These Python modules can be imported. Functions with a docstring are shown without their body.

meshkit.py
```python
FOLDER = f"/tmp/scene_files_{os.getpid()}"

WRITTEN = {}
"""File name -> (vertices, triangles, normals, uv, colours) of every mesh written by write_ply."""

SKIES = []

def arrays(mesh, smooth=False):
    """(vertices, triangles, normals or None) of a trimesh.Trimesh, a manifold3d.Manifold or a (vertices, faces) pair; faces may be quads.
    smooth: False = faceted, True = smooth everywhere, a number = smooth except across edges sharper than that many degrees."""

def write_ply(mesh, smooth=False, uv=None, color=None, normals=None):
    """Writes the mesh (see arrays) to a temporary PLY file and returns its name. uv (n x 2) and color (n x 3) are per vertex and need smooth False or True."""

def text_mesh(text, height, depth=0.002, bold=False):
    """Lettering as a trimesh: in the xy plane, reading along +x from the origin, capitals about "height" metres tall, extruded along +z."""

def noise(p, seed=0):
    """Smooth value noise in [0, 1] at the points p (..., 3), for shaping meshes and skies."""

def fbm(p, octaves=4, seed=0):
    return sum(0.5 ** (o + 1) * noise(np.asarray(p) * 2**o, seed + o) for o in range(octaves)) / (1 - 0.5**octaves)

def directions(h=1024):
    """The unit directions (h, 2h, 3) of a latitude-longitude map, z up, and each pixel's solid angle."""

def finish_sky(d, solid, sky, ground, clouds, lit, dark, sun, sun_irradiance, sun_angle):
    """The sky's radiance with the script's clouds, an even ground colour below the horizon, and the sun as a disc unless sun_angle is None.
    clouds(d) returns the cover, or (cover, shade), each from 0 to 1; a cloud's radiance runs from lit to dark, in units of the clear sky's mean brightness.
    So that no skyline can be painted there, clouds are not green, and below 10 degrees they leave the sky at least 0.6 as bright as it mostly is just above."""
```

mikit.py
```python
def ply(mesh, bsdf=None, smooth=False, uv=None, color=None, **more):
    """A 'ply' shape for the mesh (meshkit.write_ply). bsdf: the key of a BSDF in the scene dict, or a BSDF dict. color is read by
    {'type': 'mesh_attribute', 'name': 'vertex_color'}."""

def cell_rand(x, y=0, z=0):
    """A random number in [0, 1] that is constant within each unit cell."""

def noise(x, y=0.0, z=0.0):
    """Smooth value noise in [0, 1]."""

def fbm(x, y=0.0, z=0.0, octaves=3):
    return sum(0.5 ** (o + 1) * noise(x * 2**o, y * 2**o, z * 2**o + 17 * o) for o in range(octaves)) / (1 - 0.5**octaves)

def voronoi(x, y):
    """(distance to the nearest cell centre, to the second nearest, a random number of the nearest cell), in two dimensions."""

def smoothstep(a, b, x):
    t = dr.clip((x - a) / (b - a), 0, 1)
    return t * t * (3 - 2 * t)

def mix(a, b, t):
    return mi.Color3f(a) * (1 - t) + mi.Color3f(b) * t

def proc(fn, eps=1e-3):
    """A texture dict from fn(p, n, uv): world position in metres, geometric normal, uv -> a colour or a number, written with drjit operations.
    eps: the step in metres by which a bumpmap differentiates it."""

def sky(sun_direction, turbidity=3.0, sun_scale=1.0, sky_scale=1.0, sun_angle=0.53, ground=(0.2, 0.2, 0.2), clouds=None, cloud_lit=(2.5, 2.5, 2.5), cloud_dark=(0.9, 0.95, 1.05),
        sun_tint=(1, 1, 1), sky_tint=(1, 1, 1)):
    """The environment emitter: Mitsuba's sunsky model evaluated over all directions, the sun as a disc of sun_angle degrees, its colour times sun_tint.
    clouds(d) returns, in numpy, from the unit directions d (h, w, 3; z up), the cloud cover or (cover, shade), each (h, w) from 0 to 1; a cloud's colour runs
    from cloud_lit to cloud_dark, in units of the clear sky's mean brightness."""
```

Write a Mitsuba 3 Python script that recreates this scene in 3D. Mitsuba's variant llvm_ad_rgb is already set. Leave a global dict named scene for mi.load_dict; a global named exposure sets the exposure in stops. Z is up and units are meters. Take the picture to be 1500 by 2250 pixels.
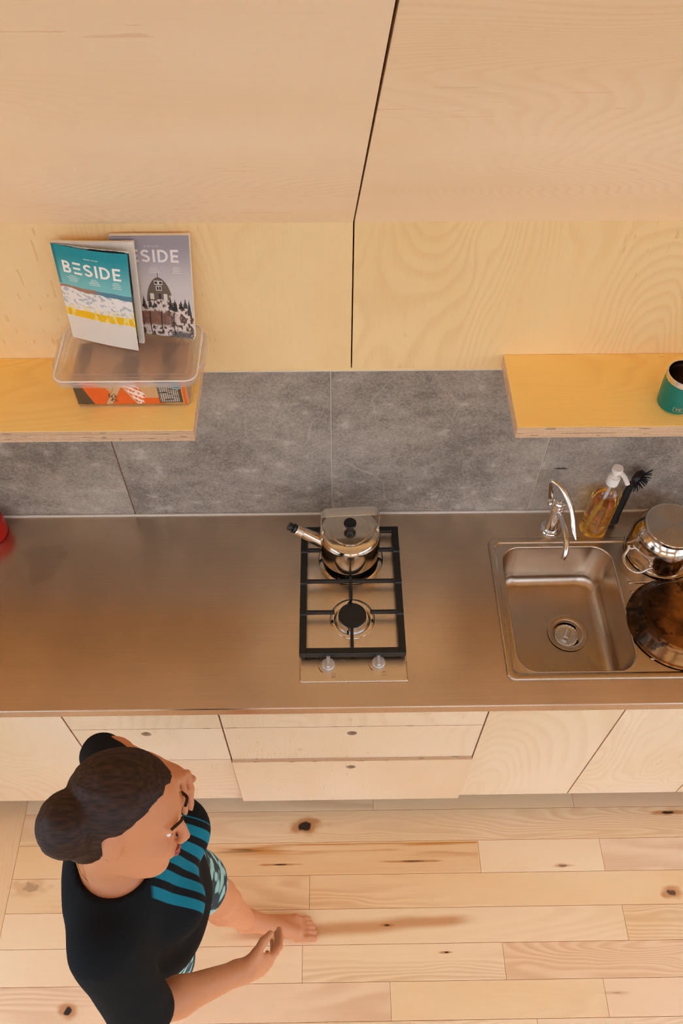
import math, random
import numpy as np, trimesh, manifold3d as m3, drjit as dr, mitsuba as mi
from shapely.geometry import Polygon, Point, box as sbox
from shapely import affinity
import meshkit, mikit
from mikit import ply, proc, noise, fbm, cell_rand, smoothstep, mix, voronoi
T = mi.ScalarTransform4f
random.seed(4)
RNG = np.random.default_rng(7)
scene, labels = {'type': 'scene'}, {}

# ------------------------------------------------------------------ camera, sky, exposure
exposure = 4.12
F, PITCH, YAW, ROLL = 1811.1, math.radians(53.58), math.radians(-1.07), math.radians(0.30)
EYE = np.array([-0.0091, -1.4954, 2.9406])


def rotz(a):
    return np.array([[math.cos(a), -math.sin(a), 0], [math.sin(a), math.cos(a), 0], [0, 0, 1]])


_f = np.array([0, math.cos(PITCH), -math.sin(PITCH)])
_r = np.array([1.0, 0, 0])
_u = np.cross(_r, _f)
_f, _r, _u = (rotz(YAW) @ v for v in (_f, _r, _u))
UP = -math.sin(ROLL) * _r + math.cos(ROLL) * _u
scene['camera'] = {'type': 'perspective', 'fov': 2 * math.degrees(math.atan(750 / F)), 'fov_axis': 'x', 'near_clip': 0.02, 'far_clip': 200.0,
                   'to_world': T().look_at(origin=EYE.tolist(), target=(EYE + _f).tolist(), up=UP.tolist())}


def cloud_cover(d):
    n = meshkit.fbm(d * np.array([2.0, 2.0, 4.0]) + 5.0, 4, 3)
    return np.clip(0.55 + 1.1 * (n - 0.45), 0.25, 1.0), np.clip(1.6 * (n - 0.4), 0, 0.6)


scene['sky'] = mikit.sky((0.15, 0.75, 0.65), turbidity=3.0, sun_scale=0.0, sky_scale=1.0, ground=(0.30, 0.28, 0.25), clouds=cloud_cover,
                         cloud_lit=(1.75, 1.9, 2.05), cloud_dark=(1.05, 1.15, 1.3))


# ------------------------------------------------------------------ materials
def lin(*c):
    c = np.array(c, float) / 255
    return np.where(c < 0.04045, c / 12.92, ((c + 0.055) / 1.055) ** 2.4).tolist()


def rgb(*c):
    return {'type': 'rgb', 'value': lin(*c)}


def mat(key, d, two=True):
    scene[key] = {'type': 'twosided', 'bsdf': d} if two else d
    return key


def sm(a, b, x):
    return smoothstep(a, b, x)


def birch_fn(veneer_a, veneer_b, line_c, amount=0.17):
    A, B, L = lin(*veneer_a), lin(*veneer_b), lin(*line_c)

    def fn(p, n, uv):
        u, v = uv.x, uv.y
        k = dr.floor(u / 8)
        x = u - k * 8 - 4
        s = k * 3.7
        w = fbm(x * 2.0 + s, v * 5.0, s, 3)
        h = noise(x * 1.1 + s + w * 0.35, v * 3.4 + w * 0.8, s)
        t = h * 58 + w * 6
        fr = t - dr.floor(t)
        line = sm(0.0, 0.22, fr) * (1 - sm(0.25, 0.75, fr))
        amp = sm(0.15, 0.85, noise(x * 2.3 + s, v * 4.1, 3.0))
        fib = noise(x * 22 + s, v * 420, 1.0)
        blot = fbm(x * 1.7 + s, v * 3.0, 9.0, 3)
        fleck = sm(0.86, 0.93, noise(x * 30 + s, v * 160, 4.0)) * sm(0.62, 0.75, noise(x * 4 + s, v * 6, 2.0))
        col = mix(A, B, dr.clip(blot * 1.5 - 0.3, 0, 1) * 0.8 + 0.2 * cell_rand(k, 5))
        col = mix(col, L, dr.clip(line * amp * amount + (fib - 0.5) * 0.08 + fleck * 0.35, 0, 1))
        # edge of the plywood: glued layers
        ve = v - 1000
        la = dr.floor(ve / 0.0014)
        par = la - 2 * dr.floor(la / 2)
        e = 0.45 * par + 0.35 * cell_rand(la, k) + 0.25 * (noise(x * 40, la * 3.1, k) - 0.5)
        ed = mix(lin(228, 196, 160), lin(168, 124, 88), dr.clip(e, 0, 1))
        ed = mix(ed, lin(60, 38, 24), sm(0.88, 0.93, noise(x * 28 + s, la * 7.3, 2.0)) * 0.8)
        return dr.select(v > 500, ed, col)
    return fn


mat('birch', {'type': 'principled', 'base_color': proc(birch_fn((249, 223, 170), (243, 206, 144), (212, 152, 82))), 'roughness': 0.5, 'specular': 0.35})
mat('birch_pale', {'type': 'principled', 'base_color': proc(birch_fn((244, 222, 190), (236, 206, 164), (208, 160, 106), 0.13)), 'roughness': 0.5, 'specular': 0.35})
mat('birch_grey', {'type': 'principled', 'base_color': proc(birch_fn((227, 203, 173), (217, 187, 147), (190, 148, 100))), 'roughness': 0.5, 'specular': 0.35})
mat('birch_varnished', {'type': 'principled', 'base_color': proc(birch_fn((254, 222, 140), (251, 208, 114), (216, 144, 56))), 'roughness': 0.33, 'specular': 0.45})

KNOTS = [(-0.114, -0.675, 0.030, 0.022, 1.0), (1.151, -0.646, 0.032, 0.006, 1.0), (1.101, -0.906, 0.020, 0.014, 0.8), (0.155, -0.990, 0.013, 0.004, 1.0),
         (0.339, -1.071, 0.011, 0.003, 1.0), (-0.832, -1.215, 0.018, 0.016, 1.0), (0.755, -0.816, 0.022, 0.005, 0.6), (-0.20, -0.800, 0.030, 0.003, 0.9),
         (0.25, -0.795, 0.05, 0.003, 0.8), (0.86, -1.19, 0.02, 0.004, 0.3), (-1.02, -0.86, 0.03, 0.02, 0.3)]


def plank_fn(p, n, uv):
    u, v = uv.x, uv.y
    k = dr.floor(u / 8)
    x = u - k * 8 - 4
    s = k * 5.3
    w = fbm(x * 2.2 + s, v * 9.0, s, 3)
    h = noise(x * 0.8 + s, v * 11.0 + w * 1.4, s)
    t = h * 17 + w * 3
    fr = t - dr.floor(t)
    line = sm(0.0, 0.3, fr) * (1 - sm(0.35, 1.0, fr))
    amp = sm(0.3, 0.8, noise(x * 1.4 + s, v * 5, 7.0))
    fib = noise(x * 18 + s, v * 500, 1.0)
    tone = cell_rand(k, 2)
    col = mix(lin(246, 218, 178), lin(234, 184, 124), dr.clip(0.15 + 0.62 * tone + 0.5 * (fbm(x * 2.0 + s, v * 6, 5.0, 3) - 0.5), 0, 1))
    col = mix(col, lin(238, 196, 158), 0.5 * sm(0.6, 0.9, cell_rand(k, 8)))
    col = mix(col, lin(186, 118, 60), dr.clip(line * amp * 0.30 + (fib - 0.5) * 0.07, 0, 1))
    X, Y = p.x, p.y
    # heartwood streaks in two of the boards
    st = fbm(X * 3.0, Y * 60.0, 2.0, 3)
    b1 = sm(-0.834, -0.826, Y) * (1 - sm(-0.736, -0.732, Y)) * (1 - sm(0.47, 0.48, X)) * sm(-0.50, -0.25, X)
    col = mix(col, lin(196, 122, 44), dr.clip(b1 * (sm(-0.80, -0.745, Y) * 0.75 * sm(0.38, 0.62, st) + 0.25 * st), 0, 1))
    col = mix(col, lin(96, 54, 20), b1 * sm(0.66, 0.76, st) * 0.8 * sm(-0.80, -0.76, Y))
    yc = -0.992 + 0.06 * (X - 0.15) + 0.006 * noise(X * 9, 3.0)
    b2 = (1 - sm(0.004, 0.016 + 0.02 * noise(X * 6, 1.0), dr.abs(Y - yc))) * sm(-0.42, -0.2, X) * (1 - sm(0.36, 0.46, X))
    col = mix(col, lin(186, 112, 44), b2 * 0.7)
    for kx, ky, rx, ry, dark in KNOTS:
        dx, dy = (X - kx) / rx, (Y - ky) / ry
        d = dr.sqrt(dx * dx + dy * dy) + 0.55 * (noise(X * 90, Y * 90, kx * 50) - 0.5)
        dl = dr.sqrt(dr.square((X - kx) / (rx * 2.6)) + dr.square((Y - ky) / (ry * 1.7))) + 0.6 * (noise(X * 40, Y * 70, ky * 50) - 0.5)
        col = mix(col, lin(178, 104, 40), (1 - sm(0.45, 1.0, dl)) * 0.75 * min(1.0, dark + 0.1))
        col = mix(col, lin(42, 22, 12), (1 - sm(0.55, 0.85, d)) * dark)
    return col


mat('maple', {'type': 'principled', 'base_color': proc(plank_fn), 'roughness': 0.32, 'specular': 0.45})


def slate_fn(p, n, uv):
    x, z = p.x, p.z
    k = dr.floor((x + 0.609) / 0.5992)
    s = k * 11.3
    a = fbm(x * 5 + s, z * 5, 1.0, 5)
    b = fbm(x * 26 + s, z * 34, 2.0, 4)
    c = noise(x * 260, z * 260, 3.0)
    wx, wz = x + 0.10 * (fbm(x * 5 + s, z * 5, 8.0, 4) - 0.5), z + 0.10 * (fbm(x * 5 + s, z * 5, 11.0, 4) - 0.5)
    d1, d2, _ = voronoi(wx * 4.2 + s, wz * 4.2)
    vein = (1 - sm(0.0, 0.022, d2 - d1)) * sm(0.45, 0.7, fbm(x * 4 + s, z * 4, 21.0, 2))
    col = mix(lin(120, 110, 100), lin(174, 161, 147), dr.clip(0.5 + 1.2 * (a - 0.5) + 0.7 * (b - 0.5) + 0.6 * (c - 0.5), 0, 1))
    col = mix(col, lin(206, 198, 188), vein * 0.22)
    col = mix(col, lin(200, 192, 182), sm(0.70, 0.82, b) * 0.30)
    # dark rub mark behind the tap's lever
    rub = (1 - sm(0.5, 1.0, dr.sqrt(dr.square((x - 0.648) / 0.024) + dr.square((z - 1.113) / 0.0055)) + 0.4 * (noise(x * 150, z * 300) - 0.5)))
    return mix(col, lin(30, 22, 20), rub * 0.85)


mat('slate', {'type': 'principled', 'base_color': proc(slate_fn), 'roughness': 0.55, 'specular': 0.3})


def steel_fn(p, n, uv):
    x, y = p.x, p.y
    f = noise(x * 6, y * 900, 1.0)
    cl = fbm(x * 7, y * 7, 4.0, 4)
    stain = (1 - sm(0.8, 1.0, dr.sqrt(dr.square((x + 0.855) / 0.06) + dr.square((y + 0.165) / 0.075)) + 1.2 * (fbm(x * 22, y * 22, 2.0, 3) - 0.5)))
    base = 0.68 + 0.06 * (f - 0.5) + 0.16 * (cl - 0.5) - 0.07 * stain
    return mi.Color3f(base * 0.97, base * 0.76, base * 0.58)


mat('steel_top', {'type': 'roughconductor', 'material': 'none', 'distribution': 'ggx', 'alpha_u': 0.05, 'alpha_v': 0.12, 'specular_reflectance': proc(steel_fn)})
mat('steel', {'type': 'roughconductor', 'material': 'none', 'alpha': 0.10, 'specular_reflectance': {'type': 'rgb', 'value': [0.62, 0.50, 0.39]}})
mat('steel_hob', {'type': 'roughconductor', 'material': 'none', 'alpha_u': 0.08, 'alpha_v': 0.2, 'specular_reflectance': {'type': 'rgb', 'value': [0.74, 0.61, 0.48]}})
mat('polished', {'type': 'roughconductor', 'material': 'none', 'alpha': 0.025, 'specular_reflectance': {'type': 'rgb', 'value': [0.68, 0.58, 0.47]}})
mat('satin', {'type': 'roughconductor', 'material': 'none', 'alpha': 0.13, 'specular_reflectance': {'type': 'rgb', 'value': [0.76, 0.74, 0.72]}})
mat('dark_steel', {'type': 'roughconductor', 'material': 'none', 'alpha': 0.25, 'specular_reflectance': {'type': 'rgb', 'value': [0.30, 0.22, 0.16]}})
mat('chrome', {'type': 'roughconductor', 'material': 'none', 'alpha': 0.025, 'specular_reflectance': {'type': 'rgb', 'value': [0.80, 0.79, 0.78]}})
mat('spun', {'type': 'roughconductor', 'material': 'none', 'alpha_u': 0.05, 'alpha_v': 0.32, 'specular_reflectance': {'type': 'rgb', 'value': [0.64, 0.56, 0.48]}})


def pl(key, c, rough=0.4, spec=0.5, **k):
    return mat(key, {'type': 'principled', 'base_color': rgb(*c), 'roughness': rough, 'specular': spec, **k})


pl('black_iron', (20, 18, 17), 0.42, 0.45)
pl('black_plastic', (16, 16, 17), 0.3, 0.5)
pl('black_rubber', (20, 20, 21), 0.55, 0.4)
pl('white_plastic', (238, 232, 224), 0.35, 0.5)
pl('grout', (196, 184, 168), 0.8, 0.2)
pl('grout_dark', (120, 84, 54), 0.8, 0.2)
pl('caulk', (206, 198, 186), 0.6, 0.3)
pl('carcass', (96, 66, 40), 0.7, 0.2)
pl('gap', (92, 62, 38), 0.8, 0.2)
pl('red_enamel', (170, 14, 14), 0.22, 0.5)
pl('cream', (232, 214, 186), 0.5, 0.4)
pl('paper', (240, 232, 218), 0.75, 0.2)
pl('dark_page', (48, 46, 46), 0.5, 0.4)
pl('print_white', (250, 246, 238), 0.6, 0.3)
pl('print_grey', (236, 230, 226), 0.6, 0.3)
pl('ink', (30, 26, 22), 0.7, 0.2)
pl('frame_dark', (52, 50, 48), 0.5, 0.4)
pl('subfloor', (90, 64, 40), 0.8, 0.2)
pl('skin', (206, 138, 94), 0.5, 0.4)
pl('nail', (226, 172, 150), 0.35, 0.5)
pl('lip', (176, 92, 84), 0.45, 0.4)
pl('eye_white', (230, 226, 220), 0.2, 0.5)
pl('eye_dark', (34, 22, 16), 0.15, 0.5)
pl('gold', (212, 170, 90), 0.25, 0.5, metallic=1.0)
pl('mug_teal', (0, 122, 112), 0.32, 0.5, metallic=0.25)
mat('aluminium', {'type': 'principled', 'base_color': rgb(206, 200, 194), 'metallic': 0.55, 'roughness': 0.42})
pl('copper_rim', (60, 40, 26), 0.3, 0.5)
mat('glass', {'type': 'thindielectric', 'int_ior': 1.5}, two=False)
mat('clear_shell', {'type': 'thindielectric', 'int_ior': 1.45}, two=False)
mat('amber_soap', {'type': 'dielectric', 'int_ior': 1.34, 'ext_ior': 1.0, 'specular_transmittance': {'type': 'rgb', 'value': [1.0, 0.73, 0.20]}}, two=False)
mat('frosted', {'type': 'principledthin', 'base_color': {'type': 'rgb', 'value': [0.96, 0.95, 0.95]}, 'roughness': 0.26, 'spec_trans': 0.76, 'diff_trans': 1.1, 'eta': 1.4}, two=False)
mat('clear_plastic', {'type': 'thindielectric', 'int_ior': 1.5}, two=False)
pl('milky_plastic', (240, 234, 230), 0.3, 0.5)
mat('straw', {'type': 'principledthin', 'base_color': {'type': 'rgb', 'value': [0.9, 0.88, 0.84]}, 'roughness': 0.4, 'spec_trans': 0.35, 'diff_trans': 1.0, 'eta': 1.4}, two=False)


def hair_fn(p, n, uv):
    f = noise(p.x * 60, p.y * 260, p.z * 260)
    return mix(lin(26, 15, 10), lin(66, 38, 22), f)


mat('hair', {'type': 'principled', 'base_color': proc(hair_fn), 'roughness': 0.55, 'specular': 0.3})


def shirt_fn(p, n, uv):
    fr = (p.y + 1.015 + 0.05 * (p.x + 0.32)) / 0.033
    inside = sm(-4.62, -4.55, fr) * (1 - sm(0.42, 0.5, fr))
    fr = fr - dr.floor(fr)
    band = sm(0.36, 0.42, fr) * (1 - sm(0.94, 1.0, fr))
    front = sm(-0.338, -0.330, p.x + 0.012 * noise(p.y * 14, p.z * 9)) * sm(1.03, 1.04, p.z)
    return mix(lin(13, 15, 18), lin(14, 116, 138), band * front * inside)


mat('shirt', {'type': 'principled', 'base_color': proc(shirt_fn), 'roughness': 0.8, 'specular': 0.2})


def shorts_fn(p, n, uv):
    a = sm(0.45, 0.62, fbm(p.x * 40, p.y * 40, p.z * 40, 2))
    return mix(lin(54, 66, 70), lin(150, 190, 182), a)


mat('shorts', {'type': 'principled', 'base_color': proc(shorts_fn), 'roughness': 0.85, 'specular': 0.2})


def seared_fn(p, n, uv):
    x, y = p.x - 0.950, p.y + 0.397
    r = dr.sqrt(x * x + y * y)
    a = fbm(x * 22 + 3, y * 22, 2.0, 5)
    b = fbm(x * 70, y * 70, 7.0, 3)
    col = mix(lin(92, 56, 28), lin(182, 118, 56), dr.clip(1.8 * (a - 0.34) + 0.3 * (b - 0.5), 0, 1))
    col = mix(col, lin(22, 15, 11), sm(0.55, 0.68, b) * 0.8 * sm(0.03, 0.10, r))
    return mix(col, lin(24, 18, 14), (1 - sm(-0.11, -0.02, x - 0.6 * y)) * 0.7)


mat('seared', {'type': 'principled', 'base_color': proc(seared_fn), 'roughness': 0.24, 'specular': 0.5, 'metallic': 0.75})
scene['seared']['bsdf']['roughness'] = 0.22


def boxm(x, y, cx, cy, hx, hy, e=0.004):
    return (1 - sm(hx - e, hx + e, dr.abs(x - cx))) * (1 - sm(hy - e, hy + e, dr.abs(y - cy)))


def cover_teal_fn(p, n, uv):
    s, t = uv.x, 1 - uv.y
    w = fbm(s * 6, t * 3, 1.0, 4)
    col = mix(lin(24, 148, 160), lin(126, 200, 202), sm(0.05, 0.42, t))
    ridge = 0.375 + 0.035 * fbm(s * 4, 2.0, 0.0, 4) + 0.02 * s
    col = mix(col, mix(lin(170, 128, 108), lin(88, 138, 160), sm(0.45, 0.6, s)), sm(-0.004, 0.004, t - ridge))
    snow0 = 0.425 + 0.04 * s + 0.03 * (fbm(s * 14, 5.0, 0.0, 3) - 0.5)
    tex = sm(0.52, 0.66, fbm(s * 26 + 10 * t, t * 46 - s * 14, 3.0, 3))
    col = mix(col, mix(lin(240, 238, 232), lin(158, 176, 184), tex * 0.7), sm(-0.006, 0.006, t - snow0))
    col = mix(col, lin(244, 224, 150), 0.6 * sm(0.58, 0.62, t + 0.06 * (w - 0.5)) * sm(0.3, 0.6, fbm(s * 30, t * 14, 2.0, 2)))
    yb = t + 0.02 * (fbm(s * 12, 1.0, 0.0, 3) - 0.5)
    col = mix(col, mix(lin(246, 196, 20), lin(246, 226, 130), sm(0.5, 0.7, fbm(s * 22, t * 9, 6.0, 3))), sm(0.645, 0.655, yb) * (1 - sm(0.725, 0.74, yb)))
    col = mix(col, lin(236, 228, 214), sm(0.728, 0.742, yb))
    return mix(col, lin(14, 112, 124), (1 - sm(0.035, 0.045, s)) * (1 - sm(0.38, 0.4, t)) * 0.6)


def cover_grey_fn(p, n, uv):
    s, t = uv.x, 1 - uv.y
    col = mix(lin(158, 150, 158), lin(214, 206, 202), sm(0.05, 0.55, t))
    x = s - 0.56
    ground = 0.60 + 0.05 * dr.abs(x) + 0.03 * fbm(s * 10, 2.0, 0.0, 3) + 0.08 * sm(0.2, 0.4, x)
    arch = 0.655 - 0.265 * dr.sqrt(dr.maximum(0.0, 1 - dr.power(dr.abs(x) / 0.175, 1.7)))
    house = sm(-0.003, 0.003, t - arch) * (1 - sm(0.170, 0.175, dr.abs(x))) * (1 - sm(0.65, 0.655, t))
    wood = mix(lin(126, 108, 92), lin(104, 88, 76), 0.5 + 0.5 * dr.sin(t * 700))
    mast = boxm(s, t, 0.56, 0.375, 0.004, 0.03, 0.002)
    col = mix(col, lin(70, 60, 58), mast)
    col = mix(col, wood, house)
    win = boxm(s, t, 0.56, 0.445, 0.055, 0.020) + boxm(s, t, 0.56, 0.500, 0.038, 0.024) + boxm(s, t, 0.46, 0.585, 0.026, 0.030) + boxm(s, t, 0.64, 0.585, 0.026, 0.030) + boxm(s, t, 0.71, 0.595, 0.02, 0.028)
    pane = boxm(s, t, 0.53, 0.445, 0.018, 0.012) + boxm(s, t, 0.59, 0.445, 0.018, 0.012) + boxm(s, t, 0.545, 0.50, 0.012, 0.017) + boxm(s, t, 0.578, 0.50, 0.012, 0.017)
    col = mix(col, lin(226, 218, 206), dr.clip(win * house, 0, 1))
    col = mix(col, lin(58, 50, 52), dr.clip(pane + boxm(s, t, 0.565, 0.60, 0.016, 0.045), 0, 1) * house)
    tex = fbm(s * 30, t * 34, 3.0, 4)
    land = mix(lin(226, 210, 200), lin(104, 80, 70), sm(0.48, 0.62, tex))
    rock = sm(0.72, 0.75, t + 0.05 * (tex - 0.5)) * (1 - sm(0.86, 0.90, t + 0.05 * (tex - 0.5))) * (1 - sm(0.62, 0.78, s + 0.2 * (tex - 0.5)))
    land = mix(land, mix(lin(156, 112, 90), lin(112, 82, 70), tex), rock)
    r2 = boxm(s, t, 0.82, 0.97, 0.14, 0.035, 0.02)
    land = mix(land, lin(92, 86, 84), r2 * 0.9)
    for fx in (0.40, 0.56, 0.73):
        land = mix(land, lin(70, 46, 38), boxm(s, t, fx + 0.01 * fx * dr.sin(t * 20), 0.86, 0.007, 0.12, 0.003))
    col = mix(col, land, sm(-0.004, 0.004, t - ground))
    trees = mi.Float(0)
    for fx, base, hh in ((0.26, 0.72, 0.12), (0.34, 0.70, 0.12), (0.42, 0.70, 0.10), (0.70, 0.72, 0.16), (0.76, 0.73, 0.13), (0.84, 0.70, 0.09), (0.90, 0.69, 0.10), (0.95, 0.76, 0.16), (0.48, 0.70, 0.06)):
        q = (t - (base - hh)) / hh
        wdt = 0.034 * q * (0.7 + 0.6 * noise(t * 130, fx * 90))
        trees = dr.maximum(trees, sm(-0.002, 0.002, wdt - dr.abs(s - fx)) * sm(0, 0.02, q) * (1 - sm(0.98, 1.0, q)))
    return mix(col, lin(34, 40, 38), trees * 0.92)


def page_fn(p, n, uv):
    t = uv.y + 0.03 * (fbm(uv.x * 9, uv.y * 9, 2.0, 3) - 0.5)
    col = mix(lin(84, 64, 50), lin(150, 132, 40), sm(0.14, 0.17, t))
    col = mix(col, lin(120, 112, 98), sm(0.38, 0.42, t))
    col = mix(col, lin(66, 64, 68), sm(0.56, 0.60, t))
    return mix(col, lin(232, 224, 212), sm(0.985, 0.99, t))


def carton_fn(p, n, uv):
    s, t = uv.x, uv.y
    kraft = mix(lin(206, 164, 122), lin(178, 134, 94), fbm(s * 5, t * 5, 2.0, 3))
    kraft = mix(kraft, lin(96, 72, 60), sm(0.52, 0.70, fbm(s * 7 + 3, t * 4, 12.0, 3)) * 0.75)
    x, y = s - 10, t
    col = mi.Color3f(lin(208, 168, 124))
    o, k, c = lin(238, 92, 20), lin(46, 44, 46), lin(214, 178, 136)
    a = x + 0.22 * y
    col = mix(col, o, sm(0.055, 0.06, x - 0.10 * (1 - y)) * (1 - sm(0.20, 0.21, x - 0.14 * (1 - y))))
    col = mix(col, k, (1 - sm(0.055, 0.06, x - 0.10 * (1 - y))))
    z1 = dr.abs((x - 0.36) - 0.16 * (y - 0.5))
    col = mix(col, o, (1 - sm(0.03, 0.035, dr.abs(x - 0.24 - 0.1 * (1 - y)) + 0.14 * dr.abs(y - 0.55))))
    col = mix(col, o, sm(0.0, 0.01, 0.12 - dr.abs(x - 0.42) - 0.14 * y))
    col = mix(col, c, (1 - sm(0.028, 0.032, z1)))
    col = mix(col, lin(120, 84, 56), (1 - sm(0.0, 0.004, dr.abs(z1 - 0.032))))
    col = mix(col, lin(70, 46, 32), boxm(x, y, 0.33, 0.28, 0.035, 0.18) * sm(0.5, 0.55, noise(x * 150, y * 22)))
    col = mix(col, o, sm(0.0, 0.01, 0.10 - dr.abs(x - 0.53) - 0.12 * (1 - y)))
    strip = dr.abs((x - 0.545) + 0.14 * (y - 0.5))
    lines = 0.5 + 0.5 * dr.sin((y + x * 2.2) * 34)
    inS = 1 - sm(0.062, 0.066, strip)
    col = mix(col, mix(lin(244, 236, 226), lin(236, 96, 30), sm(0.45, 0.55, lines) * sm(0.3, 0.4, noise(x * 160, y * 12))), inS)
    col = mix(col, o, boxm(x, y, 0.69, 0.14, 0.09, 0.14))
    col = mix(col, k, boxm(x, y, 0.845, 0.52, 0.105, 0.46))
    tl = boxm(x, y, 0.835, 0.50, 0.085, 0.40) * sm(0.2, 0.35, dr.sin(x * 330) * 0.5 + 0.5) * sm(0.0, 0.02, 0.45 + 0.25 * noise(dr.floor(x * 330 / 6.283) * 3.1, 2.0) - dr.abs(y - 0.42)) * sm(0.25, 0.3, noise(x * 20, y * 40))
    col = mix(col, lin(206, 202, 198), tl * 0.8)
    d = dr.sqrt(dr.square((x - 0.915) * 3.6) + dr.square(y - 0.78))
    col = mix(col, lin(20, 130, 150), 1 - sm(0.16, 0.17, d))
    col = mix(col, lin(220, 230, 230), (1 - sm(0.0, 0.02, dr.abs(d - 0.14))) * 0.7)
    col = mix(col, o, sm(0.955, 0.96, x) * (1 - sm(0.985, 0.99, x)))
    return dr.select(s > 5, col, kraft)


mat('cover_teal', {'type': 'principled', 'base_color': proc(cover_teal_fn), 'roughness': 0.5, 'specular': 0.35})
mat('cover_grey', {'type': 'principled', 'base_color': proc(cover_grey_fn), 'roughness': 0.5, 'specular': 0.35})
mat('page_photo', {'type': 'principled', 'base_color': proc(page_fn), 'roughness': 0.5, 'specular': 0.35})
mat('carton', {'type': 'principled', 'base_color': proc(carton_fn), 'roughness': 0.55, 'specular': 0.3})

# ------------------------------------------------------------------ helpers


def add(key, mesh, bsdf, smooth=False, uv=None, **more):
    assert key not in scene, key
    scene[key] = ply(mesh, bsdf, smooth, uv, **more)
    return key


def tag(key, label, cat=None, group=None, kind=None):
    d = {'label': label}
    if cat:
        d['category'] = cat
    if group:
        d['group'] = group
    if kind:
        d['kind'] = kind
    labels[key] = d


_count = {}


def num(name):
    n = _count.get(name, 0)
    _count[name] = n + 1
    return name if n == 0 else f'{name}_{n:03d}'


def tm(v, f):
    return trimesh.Trimesh(np.asarray(v, float), np.asarray(f, int), process=False)


def cat(*ms):
    return trimesh.util.concatenate([m for m in ms if m is not None])


def man(mesh):
    return m3.Manifold(m3.Mesh(np.asarray(mesh.vertices, np.float32), np.asarray(mesh.faces, np.uint32)))


def unman(m):
    q = m.to_mesh()
    return tm(q.vert_properties[:, :3], q.tri_verts)


def cham(x0, x1, y0, y1, z0, z1, c=0.001):
    """A box with all its edges chamfered by c."""
    P = []
    for sx in (0, 1):
        for sy in (0, 1):
            for sz in (0, 1):
                x, y, z = (x1 if sx else x0), (y1 if sy else y0), (z1 if sz else z0)
                ix, iy, iz = (x - c if sx else x + c), (y - c if sy else y + c), (z - c if sz else z + c)
                P += [(x, iy, iz), (ix, y, iz), (ix, iy, z)]
    h = trimesh.convex.convex_hull(np.array(P))
    return tm(h.vertices, h.faces)


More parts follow.
